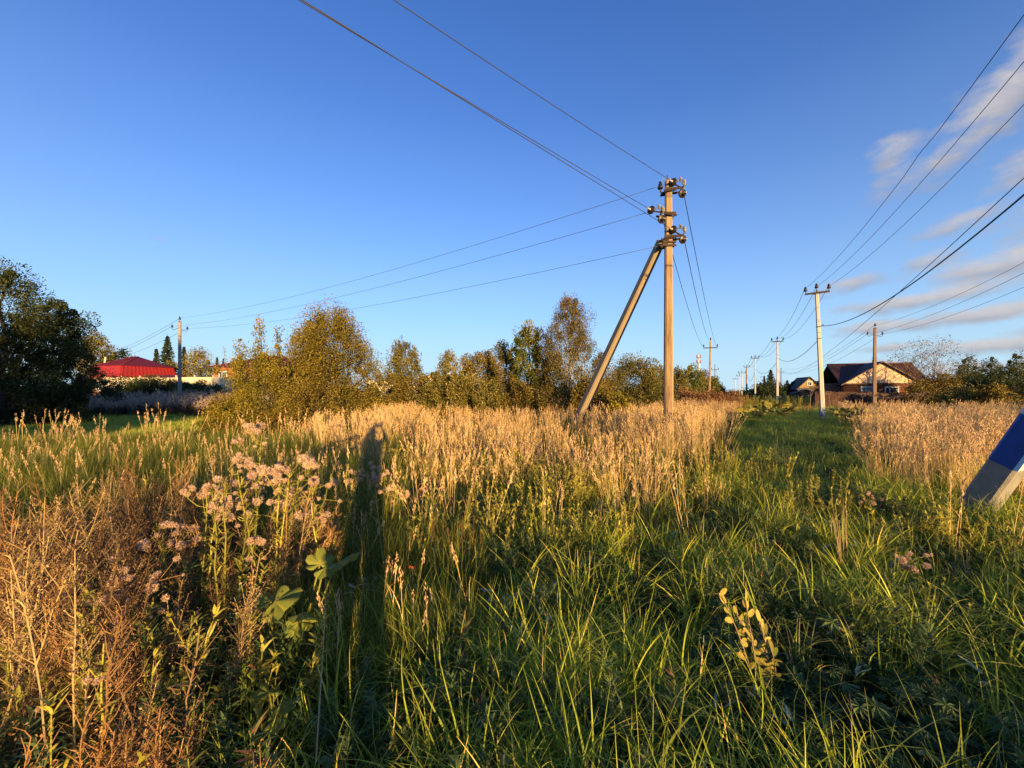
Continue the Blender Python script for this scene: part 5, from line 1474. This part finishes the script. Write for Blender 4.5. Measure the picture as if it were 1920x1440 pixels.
def thistle(label, px, d, top, seed, heads=14, spread=.22, stems=3, group=None, mats=None, big=1.0, fol=1.0, lean=(0, 0)):
    rng = np.random.default_rng(seed)
    x = PX(px, d); z0 = gz(x, d); H = PZ(top, d) - z0
    root = empty('thistle', (x, d, z0), 0, label, 'thistle', group)
    sq = QB(); lq = QB(); tips = []
    for s in range(stems):
        a = rng.uniform(0, 2 * PI); h = H * rng.uniform(.9, 1.08); n = 8; ts = np.linspace(0, 1, n)
        sp = spread * rng.uniform(.2, .8)
        pts = np.stack([(.05 + sp * ts ** 1.3) * math.cos(a) + lean[0] * ts ** 1.4 + rng.normal(0, .006, n), (.05 + sp * ts ** 1.3) * math.sin(a) + lean[1] * ts + rng.normal(0, .006, n), h * .97 * ts - .04], -1)
        sq.add(stem_quads(pts, .0088, .0032, 5), np.clip(.55 + .2 * rng.normal(), .2, .95))
        nb = max(2, heads // stems)
        for b in range(nb):
            tq = rng.uniform(.66, .99); p = np.array([np.interp(tq, ts, pts[:, c]) for c in range(3)])
            az = rng.uniform(0, 2 * PI); L = spread * rng.uniform(.25, .85)
            e = p + np.array([math.cos(az) * L * .75, math.sin(az) * L * .75, L * rng.uniform(.35, .9)])
            e[2] = min(e[2], H + .0)
            mid = (p + e) / 2 + np.array([0, 0, -.02]); sq.add(stem_quads([p, mid, e], .003, .0018), .6)
            for j in range(rng.integers(2, 5)):
                e2 = e + rng.normal(0, .05, 3) + np.array([0, 0, .02]); sq.add(stem_quads([mid, e, e2], .0018, .0012), .6); tips.append(e2)
        m = int(58 * fol); tt = rng.uniform(.12, .98, m)
        base = np.stack([np.interp(tt, ts, pts[:, c]) for c in range(3)], -1)
        q, t, _ = blade_quads(base, rng.uniform(0, 2 * PI, m), .11 * rng.uniform(.5, 1.3, m) * (1.15 - .6 * tt), rng.uniform(.010, .019, m), rng.uniform(.4, 1.2, m), rng.uniform(.2, 1.4, m), 4, rng, twist=.8, pw=.5)
        lq.add(q.reshape(-1, 4, 3), np.clip(np.repeat(rng.normal(.5, .18, m), 4), 0, 1))
    mt = mats or G_HERB
    put('stem', sq.mesh('stem', mt), root)
    o = put('foliage', lq.mesh('foliage', mt), root); tag(o, kind='stuff')
    for i, e in enumerate(tips):
        put('seed_head', FLUFF[rng.integers(4)], root, e, (rng.normal(0, .5), rng.normal(0, .5), rng.uniform(0, 6)), rng.uniform(.45, 1.25) * big)
    return root


thistle('tallest fluffy thistle with pale heads rising above the golden reeds, left of centre', 458, 2.9, 800, 700, 12, .22, 2, big=1.1)
thistle('bushy thistle crowned by the widest mass of pinkish fluff left of centre', 508, 2.75, 868, 701, 22, .24, 4, big=1.15, fol=1.5)
thistle('lower thistle with a flat crown of pale fluff above the brown weeds', 358, 2.6, 915, 702, 13, .18, 3, big=1.1)
thistle('thistle with yellow stem standing left of the hogweed leaves', 425, 2.35, 905, 703, 3, .12, 3, big=.9, fol=1.6)
thistle('small dry thistle with whitish tufts low in the brown weeds', 225, 1.95, 1085, 704, 10, .14, 2, mats=G_BROWN, big=.85, fol=.5)
thistle('young thistle with bright yellow leaves in the lower left corner', 205, 1.55, 1150, 705, 2, .06, 1, big=.6, fol=.7, lean=(.05, 0))
thistle('thistle with few grey heads inside the long narrow shadow', 695, 5.0, 880, 706, 9, .2, 3, big=1.1, fol=.6)
thistle('thistle with faded heads at the right edge of the narrow shadow', 722, 4.2, 895, 707, 6, .15, 2, big=1.1, fol=.6)
thistle('slim thistle with sparse fluff between the big thistles and the reddish clump', 615, 3.1, 905, 708, 5, .14, 2, fol=.8)
thistle('thistle with a few white tufts low in the grass at the right', 1690, 3.3, 1040, 709, 5, .12, 2, mats=G_GREEN, big=.9, fol=.6)
thistle('pale headed thistle in front of the braced pole', 1195, 6.6, 830, 710, 5, .18, 2, fol=.8)
thistle('tiny thistle with yellow leaves beside the leaning blue brace', 1645, 4.7, 930, 711, 2, .1, 2, big=.8, fol=1.2)


def lobed_leaf(seed, R=.15, lobes=5):
    """big lobed leaf with folds along the veins, stalk end at the origin, blade along +x"""
    rng = np.random.default_rng(seed)
    n = lobes * 8 + 1
    th = np.linspace(-2.3, 2.3, n)
    u = (th + 2.3) / 4.6 * lobes
    lob = np.abs(np.sin(PI * u)) ** .7
    mainlen = 1 - .42 * np.abs(th / 2.3) ** 1.3
    r = R * mainlen * (.66 + .34 * lob) * (1 + .05 * np.sin(u * 2 * PI * 4) + rng.normal(0, .02, n))
    vs = [(0, 0, 0)]; fs = []
    for ring, k in ((.45, 1), (.78, 2), (1.0, 3)):
        for i in range(n):
            rr = r[i] * ring if k == 3 else r[i] * ring * .55 + R * mainlen[i] * ring * .3
            z = .030 * (1 - lob[i]) * ring * (R / .15) * -1 + .016 * math.sin(3 * th[i] + seed) * ring - .16 * rr * rr / R
            vs.append((rr * math.cos(th[i]), rr * math.sin(th[i]), z))
    for i in range(n - 1):
        fs.append((0, 1 + i, 2 + i))
        for k in range(2): fs.append((1 + k * n + i, 1 + (k + 1) * n + i, 2 + (k + 1) * n + i, 2 + k * n + i))
    me = bpy.data.meshes.new('leaf'); me.from_pydata(vs, [], fs); me.materials.append(G_HOG)
    tone = [.9] + [.52 + .1 * math.sin(i * 1.7) + (.28 if lob[i % n] < .15 else 0) for i in range(3 * n)]
    a = me.attributes.new('tone', 'FLOAT', 'POINT'); a.data.foreach_set('value', tone)
    me.polygons.foreach_set('use_smooth', [True] * len(fs)); me.update()
    return me


HOG = [lobed_leaf(i, .15, 5) for i in (1, 2, 3)]
HOGY = [m.copy() for m in HOG]
for m in HOGY: m.materials.clear(); m.materials.append(G_YLEAF)


def hogweed(label, px, py_base, d, leaves, seed, group=None, shapes=None):
    """leaves: (px, py, depth, scale, heading, pitch, roll)"""
    rng = np.random.default_rng(seed)
    x = PX(px, d); z0 = gz(x, d)
    root = empty('hogweed', (x, d, z0), 0, label, 'hogweed', group)
    o = Vector((x, d, z0))
    for i, (lx, ly, ld, sc, hd, pi_, ro) in enumerate(leaves):
        e = P(lx, ly, ld) - o
        sq = QB(); b = Vector((.02 * i, .01, -.04))
        mid = b.lerp(e, .55) + Vector((0, 0, .10 * e.length))
        pts = [list(b * (1 - t) ** 2 + mid * 2 * t * (1 - t) + e * t * t) for t in np.linspace(0, 1, 8)]
        sq.add(stem_quads(pts, .0075, .0045, 5), .95)
        st = put('stalk', sq.mesh('stalk', G_HOG), root)
        put('leaf', (shapes or HOG)[i % 3], st, e, (ro, pi_, hd), sc)
    return root


hogweed('taller hogweed on a long pale stalk left of centre', 560, 1150, 2.45, [(600, 1058, 2.30, .72, 1.9, -.75, .2), (632, 1056, 2.30, .95, .35, -.45, -.35), (607, 1066, 2.28, .55, -.5, .25, .3)], 1)
hogweed('lower hogweed spreading wide green leaves over the weeds', 515, 1180, 2.15, [(508, 1128, 2.10, .78, 2.6, -.35, .3), (515, 1128, 2.08, 1.0, -.25, -.25, .45), (562, 1152, 2.05, .7, -.1, .1, -.4), (560, 1165, 2.04, .62, -1.2, .5, .2)], 2)
hogweed('broad green hogweed leaves low at the bottom left of centre', 520, 1330, 1.75, [(505, 1300, 1.72, .5, 2.4, -.2, .3), (530, 1318, 1.7, .6, .2, -.2, -.2), (520, 1345, 1.65, .45, -1.4, .2, .2)], 3)
for i, (px, d, lb) in enumerate(((1428, 25, 'yellowing hogweed where the lane meets the reeds, leftmost'), (1452, 23.5, 'largest yellowing hogweed in the middle of the lane end'), (1474, 24.5, 'yellowing hogweed nearest the second pale pole'), (1407, 20.5, 'yellowing hogweed close to the reed edge'),
                               (1610, 15.5, 'yellow hogweed in front of the pale reeds right of the lane'), (1588, 18, 'small yellow hogweed by the foot of the nearest pale pole'))):
    rng = np.random.default_rng(i + 40)
    lv = []
    for k in range(9):
        a = rng.uniform(0, 2 * PI)
        lv.append((px + math.cos(a) * 11 * 24 / d, HY + (EYE - rng.uniform(.35, .85)) / d * F, d + math.sin(a) * .5, rng.uniform(1.8, 3.2), a, rng.uniform(-1.25, .1), rng.uniform(-.5, .5)))
    hogweed(lb, px, 0, d, lv, i + 10, 'yellowing hogweed along the lane', HOGY)


def umbel(label, px, d, top, seed, group):
    """dead giant hogweed: bare stalk with umbrella shaped rays"""
    rng = np.random.default_rng(seed); x = PX(px, d); z0 = gz(x, d); H = PZ(top, d) - z0
    root = empty('dead_hogweed', (x, d, z0), 0, label, 'dead hogweed', group)
    mb = MB(); ln = rng.normal(0, .12, 2)
    topv = Vector((ln[0], ln[1], H * .86))
    mb.tube([(0, 0, -.1), (ln[0] * .4, ln[1] * .4, H * .4), topv], [.028, .02, .014], 6)
    mb.obj('stalk', M_TWIG, root)
    heads = [(topv, 1.0)]
    for k in range(rng.integers(1, 4)):
        z = rng.uniform(.45, .75) * H; a = rng.uniform(0, 2 * PI); e = Vector((math.cos(a) * .55, math.sin(a) * .55, z + .45)); b = Vector((ln[0] * .6, ln[1] * .6, z))
        mb = MB(); mb.tube([b, b.lerp(e, .5) + Vector((0, 0, -.05)), e], [.013, .01, .008], 5); mb.obj('branch', M_TWIG, root); heads.append((e, .6))
    for (c, s) in heads:
        mb = MB()
        for k in range(22):
            a = rng.uniform(0, 2 * PI); r = .42 * s * math.sqrt(rng.uniform(.05, 1)); e = c + Vector((math.cos(a) * r, math.sin(a) * r, .26 * s - .5 * r * r / s))
            mb.tube([c, c.lerp(e, .6) + Vector((0, 0, .03)), e], .006, 3, sm=False, cap=False)
            for j in range(3): mb.tube([e, e + Vector((rng.normal(0, .05), rng.normal(0, .05), .05)) * s * 1.4], .008, 3, sm=False, cap=False)
        tag(mb.obj('umbel', M_TWIG, root), kind='stuff')
    return root


for i, (px, d, top, lb) in enumerate(((1518, 25, 724, 'dead hogweed with spread umbels left of the nearest pale pole'), (1556, 26, 736, 'leaning dead hogweed right behind the nearest pale pole'), (1616, 27, 740, 'dead hogweed umbel against the picket fence left of the brown pole'),
                                    (1652, 26, 742, 'dead hogweed umbel right of the brown hook pole'), (1681, 27, 744, 'dead hogweed umbel in the middle of the picket fence'), (1717, 26, 740, 'dead hogweed umbel near the right end of the picket fence'),
                                    (1540, 30, 738, 'short dead hogweed by the left end of the picket fence'))):
    umbel(lb, px, d, top, 800 + i, 'dead hogweed stalks before the picket fence')


def reddish_clump():
    rng = np.random.default_rng(900)
    root = empty('reddish_herb', (PX(850, 3.45), 3.45, gz(-.5, 3.45)), 0, 'dense rusty green clump of feathery upright stems left of centre', 'herb')
    sq = QB(); lq = QB()
    for s in range(40):
        a = rng.uniform(0, 2 * PI); rr = .24 * math.sqrt(rng.uniform()); h = rng.uniform(.36, .60) * (1 - .3 * rr)
        b = np.array([rr * 1.15 * math.cos(a), rr * .8 * math.sin(a), -.02]); e = b + np.array([rng.normal(0, .04) + .1 * b[0], rng.normal(0, .04), h])
        sq.add(stem_quads([b, (b + e) / 2, e], .0032, .0018), np.clip(rng.normal(.25, .1), 0, 1))
        m = 85; t = rng.uniform(.12, 1, m)
        c = b + (e - b) * t[:, None]
        q, tt, _ = blade_quads(c, rng.uniform(0, 2 * PI, m), rng.uniform(.014, .034, m), rng.uniform(.003, .006, m), rng.uniform(.3, 1.2, m), rng.uniform(0, .8, m), 2, rng, twist=.8, pw=.6)
        lq.add(q.reshape(-1, 4, 3), np.clip(np.repeat(.18 + .62 * t + rng.normal(0, .12, m), 2), 0, 1))
    put('stem', sq.mesh('stem', G_REDDISH), root)
    tag(put('foliage', lq.mesh('foliage', G_REDDISH), root), kind='stuff')


reddish_clump()


def sapling():
    """young willow shoot with yellow rounded leaves"""
    rng = np.random.default_rng(910)
    d = 1.95; x = PX(1440, d); z0 = gz(x, d)
    root = empty('yellow_leaf_sapling', (x, d, z0), 0, 'young shoot with thin dark stems and round yellow leaves, lower right of centre', 'sapling')
    o = Vector((x, d, z0))
    n = 10
    vs = [(0, 0, 0)] + [(1.0 * (1 - math.cos(PI * k / n)) / 2, .36 * math.sin(PI * k / n) ** .75 * (1.1 - .2 * k / n), .05 * math.sin(PI * k / n)) for k in range(1, n)] + [(1.04, 0, -.06)] + [(1.0 * (1 - math.cos(PI * k / n)) / 2, -.36 * math.sin(PI * k / n) ** .75 * (1.1 - .2 * k / n), .05 * math.sin(PI * k / n)) for k in range(n - 1, 0, -1)]
    mids = [(1.0 * (1 - math.cos(PI * k / n)) / 2, 0, -.01) for k in range(1, n)]
    N_ = len(vs); vs += mids
    fs = []
    for k in range(1, n - 1):
        fs += [(k, k + 1, N_ + k, N_ + k - 1), (N_ + k - 1, N_ + k, 2 * n - k - 1, 2 * n - k)]
    fs += [(0, 1, N_), (0, N_, 2 * n - 1), (n - 1, n, N_ + n - 2), (N_ + n - 2, n, n + 1)]
    meshes = []
    for k in range(5):
        me = bpy.data.meshes.new('leaf'); me.from_pydata(vs, [], fs); me.materials.append(G_YLEAF)
        tn = (.08, .25, .5, .75, .95)[k]
        a = me.attributes.new('tone', 'FLOAT', 'POINT'); a.data.foreach_set('value', [min(1, max(0, tn + (.12 if i >= N_ else rng.normal(0, .06)))) for i in range(len(vs))])
        me.update(); meshes.append(me)
    for j, (tx, ty, td) in enumerate(((1352, 1115, 1.9), (1398, 1125, 1.88), (1425, 1165, 1.9), (1380, 1150, 2.0), (1445, 1215, 1.85))):
        e = P(tx, ty, td) - o; b = Vector((.02 * j - .03, .012 * j, -.03)); mid = b.lerp(e, .5) + Vector((rng.uniform(-.03, .07), rng.uniform(-.03, .03), .03))
        P_ = lambda t: b * (1 - t) ** 2 + mid * 2 * t * (1 - t) + e * t * t
        mb = MB(); mb.tube([P_(t) for t in np.linspace(0, 1, 8)], [.0052 - .0004 * k for k in range(8)], 5); st = mb.obj('stem', M_TWIG, root)
        for k in range(10):
            t = .30 + .70 * k / 9; top_ = k == 9
            hd = rng.uniform(0, 2 * PI)
            me = meshes[min(4, max(0, int(rng.normal(1.2 + 3.0 * t * (.9 if j < 3 else .5), .7))))]
            ang = rng.uniform(.9, 2.2) if k > 6 else rng.uniform(-.8, 3.9)
            R_ = Matrix.Rotation(rng.normal(0, .45), 3, 'Z') @ Matrix.Rotation(PI / 2 + rng.normal(-.25, .35), 3, 'X') @ Matrix.Rotation(ang, 3, 'Z') @ Matrix.Rotation(rng.normal(0, .35), 3, 'X')
            put('leaf', me, st, P_(t), R_.to_euler(), tuple(rng.uniform(.034, .054) * q for q in (1, rng.uniform(.75, 1.1), rng.uniform(-3, 3))))


sapling()


def stalk_bundle(label, px, d, top, seed, n, spread, group=None, lean=(0, 0), r=.0032):
    rng = np.random.default_rng(seed); x = PX(px, d); z0 = gz(x, d); H = PZ(top, d) - z0
    root = empty('dry_stalks', (x, d, z0), 0, label, 'dry stalks', group)
    for i in range(n):
        mb = MB(); h = H * rng.uniform(.7, 1.0); a = rng.uniform(0, 2 * PI); o = spread * math.sqrt(rng.uniform())
        b = Vector((o * math.cos(a), o * math.sin(a), -.04)); e = b + Vector((lean[0] + rng.normal(0, .035), lean[1] + rng.normal(0, .03), h))
        mb.tube([b, b.lerp(e, .5) + Vector((rng.normal(0, .01), 0, 0)), e], [r, r * .85, r * .5], 4)
        put('stalk', mb.mesh('stalk', M_STRAW), root)


M_STRAW = nmat('straw_stalk', [(.3, (.44, .30, .13)), (.7, (.66, .48, .24))], 12, .7, .2, (1, 1, .2))
stalk_bundle('bundle of pale dead stalks leaning left in the grass at the right', 1585, 3.35, 925, 920, 9, .035, lean=(-.06, 0))
stalk_bundle('tall straw stalks standing before the foot of the braced pole', 1240, 5.0, 800, 921, 7, .09)
stalk_bundle('dead stalks at the lane side right of the reeds', 1465, 8.2, 812, 922, 8, .16)
stalk_bundle('thin bunch of stalks in the middle of the near grass', 1128, 4.3, 920, 923, 6, .05)
stalk_bundle('pair of bent straw stalks at the reed corner by the lane', 1345, 6.8, 815, 924, 3, .1, lean=(.25, 0))


def stick(label, p0, p1, r, m, name='dry_stalk'):
    p0 = Vector(p0); p1 = Vector(p1); mb = MB(); d = p1 - p0
    mb.tube([Vector((0, 0, 0)), d * .5 + Vector((.004, 0, .01)), d], [r, r * .9, r * .7], 5)
    return tag(mb.obj(name, m, None, p0), label, 'stalk')


stick('single pale straw lying slanted over the grass at bottom centre', P(1050, 1398, 1.62), P(972, 1286, 1.78), .0032, M_STRAW)
stick('long thin straw curving up at the bottom centre left', P(592, 1430, 1.3), P(612, 1085, 2.2), .003, M_STRAW)
stick('thin white straw upright in the grass left of the slanted one', P(1012, 1315, 1.72), P(1018, 1215, 1.8), .0022, M_STRAW)
stick('bare dark twig upright on the damp earth in the lower right', P(1597, 1405, 1.5), P(1592, 1300, 1.66), .004, M_BARK, 'twig')


def red_leaf():
    x, d = PX(775, 2.75), 2.75
    root = empty('red_leaf_plant', (x, d, gz(x, d)), 0, 'small plant with one bright red withered leaf left of the reddish clump', 'plant')
    o = Vector((x, d, gz(x, d))); e = P(772, 1062, 2.75) - o
    mb = MB(); mb.tube([(.03, 0, 0), e * .6 + Vector((.01, 0, 0)), e], .002, 4); mb.obj('stalk', M_TWIG, root)
    me = HOG[1].copy(); me.materials.clear(); me.materials.append(G_RED)
    put('leaf', me, root, e, (.5, .7, 2.2), .22)


red_leaf()


def person():
    """the photographer, upright behind the camera and holding up a phone; throws the long shadow"""
    root = empty('person', (.0, -.41, gz(0, -.41)), 0, 'person in a dark jacket standing in the grass holding up a phone', 'person')
    root.scale = (.9, .9, .9)
    J = {'pelvis': (0, 0, .95, .15, .11), 'waist': (0, -.01, 1.10, .145, .10), 'chest': (0, -.01, 1.30, .17, .115), 'neck0': (0, -.005, 1.47, .075, .07), 'neck': (0, .01, 1.535, .055, .055), 'head': (0, .02, 1.62, .078, .092), 'crown': (0, .015, 1.715, .072, .085)}
    L = {}
    for s, n in ((-1, 'l'), (1, 'r')):
        L[n] = {'sh': (s * .185, -.01, 1.42, .062, .06), 'el': (s * .27, .20, 1.42, .044, .044), 'wr': (s * .09, .335, 1.74, .028, .028), 'hip': (s * .09, 0, .88, .09, .09), 'kn': (s * .11, .02, .49, .06, .062), 'an': (s * .12, -.02, .09, .04, .045), 'toe': (s * .14, .16, .035, .04, .03)}

    def skin(name, verts, edges, mats, rootv, sub=2):
        me = bpy.data.meshes.new(name); me.from_pydata([v[:3] for v in verts], edges, [])
        o = put(name, me, root)
        o.modifiers.new('skin', 'SKIN').use_smooth_shade = True
        for i, v in enumerate(verts):
            sv = me.skin_vertices[0].data[i]; sv.radius = (v[3], v[4]); sv.use_root = (i == rootv)
        md = o.modifiers.new('smooth', 'SUBSURF'); md.levels = sub; md.render_levels = sub
        me.materials.append(mats)
        return o
    mj = nmat('navy_jacket', [(.3, (.02, .024, .04)), (.7, (.035, .04, .06))], 12, .8, .2)
    mt = nmat('dark_trousers', [(.3, (.018, .018, .02)), (.7, (.03, .03, .034))], 14, .9, .15)
    ms = mat('skin', (.50, .30, .21), .55, .35)
    mh = nmat('brown_hair', [(.3, (.03, .018, .012)), (.7, (.06, .035, .022))], 40, .6, .3, (1, 1, .2))
    # one continuous body
    V = [J['pelvis'], J['waist'], J['chest'], J['neck0'], J['neck'], J['head'], J['crown']]
    E = [(0, 1), (1, 2), (2, 3), (3, 4), (4, 5), (5, 6)]
    for n in 'lr':
        k = len(V); q = L[n]
        V += [q['sh'], q['el'], q['wr'], q['hip'], q['kn'], q['an'], q['toe']]
        E += [(2, k), (k, k + 1), (k + 1, k + 2), (0, k + 3), (k + 3, k + 4), (k + 4, k + 5), (k + 5, k + 6)]
    body = skin('body', V, E, ms, 0)
    # clothes over it, a little larger
    g = lambda v, a: (v[0], v[1], v[2], v[3] + a, v[4] + a)
    V = [g(J['pelvis'], .025), g(J['waist'], .03), g(J['chest'], .03), (0, -.005, 1.46, .085, .08)]; E = [(0, 1), (1, 2), (2, 3)]
    for n in 'lr':
        k = len(V); q = L[n]; e, w = Vector(q['el'][:3]), Vector(q['wr'][:3]); c = e.lerp(w, .86)
        V += [g(q['sh'], .022), g(q['el'], .02), (c.x, c.y, c.z, .045, .045)]; E += [(2, k), (k, k + 1), (k + 1, k + 2)]
    skin('jacket', V, E, mj, 0)
    V = [(0, 0, .97, .165, .125)]; E = []
    for n in 'lr':
        k = len(V); q = L[n]; V += [g(q['hip'], .022), g(q['kn'], .022), (q['an'][0], q['an'][1], .12, .062, .062)]; E += [(0, k), (k, k + 1), (k + 1, k + 2)]
    skin('trousers', V, E, mt, 0)
    for n in 'lr':
        q = L[n]; mb = MB(); a = Vector(q['an'][:3])
        skin('shoe', [(a.x, a.y - .05, .05, .045, .045), (a.x, a.y + .05, .05, .05, .045), (a.x + (.015 if n == 'r' else -.015), a.y + .17, .035, .048, .032)], [(0, 1), (1, 2)], mt, 0)
    skin('hair', [(0, -.02, 1.66, .085, .09), (0, -.01, 1.735, .075, .085), (0, .02, 1.755, .06, .06)], [(0, 1), (1, 2)], mh, 0)
    mb = MB()
    mb.tube([(0, .10, 1.655), (0, .128, 1.618), (0, .125, 1.605)], [.010, .017, .012], 7)
    mb.obj('nose', ms, root)
    for s in (-1, 1):
        mb = MB(); mb.lathe([(0, -.012), (.010, -.008), (.0125, 0), (.010, .008), (0, .012)], 10, M=Matrix.Translation((s * .032, .098, 1.662))); mb.obj('eye', mat('eye', (.5, .5, .48), .2, .5), root)
        mb = MB(); mb.lathe([(0, -.03), (.012, -.02), (.014, 0), (.016, .02), (0, .03)], 8, M=Matrix.Translation((s * .085, .0, 1.645))); mb.obj('ear', ms, root)
    mb = MB(); mb.tube([(-.024, .099, 1.572), (0, .106, 1.571), (.024, .099, 1.572)], [.004, .006, .004], 6); mb.obj('mouth', mat('lips', (.40, .17, .14), .5), root)
    # hands: palm with four curled fingers and a thumb round the phone edge
    for s, n in ((-1, 'l'), (1, 'r')):
        w = Vector(L[n]['wr'][:3])
        V = [(w.x, w.y, w.z, .026, .022), (s * .082, .375, 1.79, .034, .018), (s * .080, .392, 1.825, .036, .016)]; E = [(0, 1), (1, 2)]
        for f in range(4):
            k = len(V); z = 1.80 + .019 * f; ln = (.86, 1.0, .95, .78)[f]
            V += [(s * .084, .412, z + .006, .0085, .0085), (s * (.084 + .006), .412 + .022 * ln, z + .012, .008, .008), (s * .078, .412 + .032 * ln, z + .014, .0075, .0075), (s * .060, .444, z + .014, .0065, .0065)]
            E += [(2, k), (k, k + 1), (k + 1, k + 2), (k + 2, k + 3)]
        k = len(V); V += [(s * .068, .380, 1.795, .012, .012), (s * .055, .396, 1.818, .010, .010), (s * .045, .400, 1.845, .008, .008)]; E += [(1, k), (k, k + 1), (k + 1, k + 2)]
        skin('hand', V, E, ms, 0, 1)
    ph = empty('phone', (0, -.036, EYE), 0, 'black phone held up sideways by the person', 'phone')
    mb = MB(); mb.box((0, 0, 0), (.147, .008, .072)); mb.obj('case', M_CABLE, ph)
    mb = MB(); mb.box((0, -.005, 0), (.140, .0015, .066)); mb.obj('screen', M_GLASS, ph)
    mb = MB(); mb.box((.05, .005, .016), (.034, .003, .034))
    mb.obj('camera_bump', M_CABLE, ph)


person()
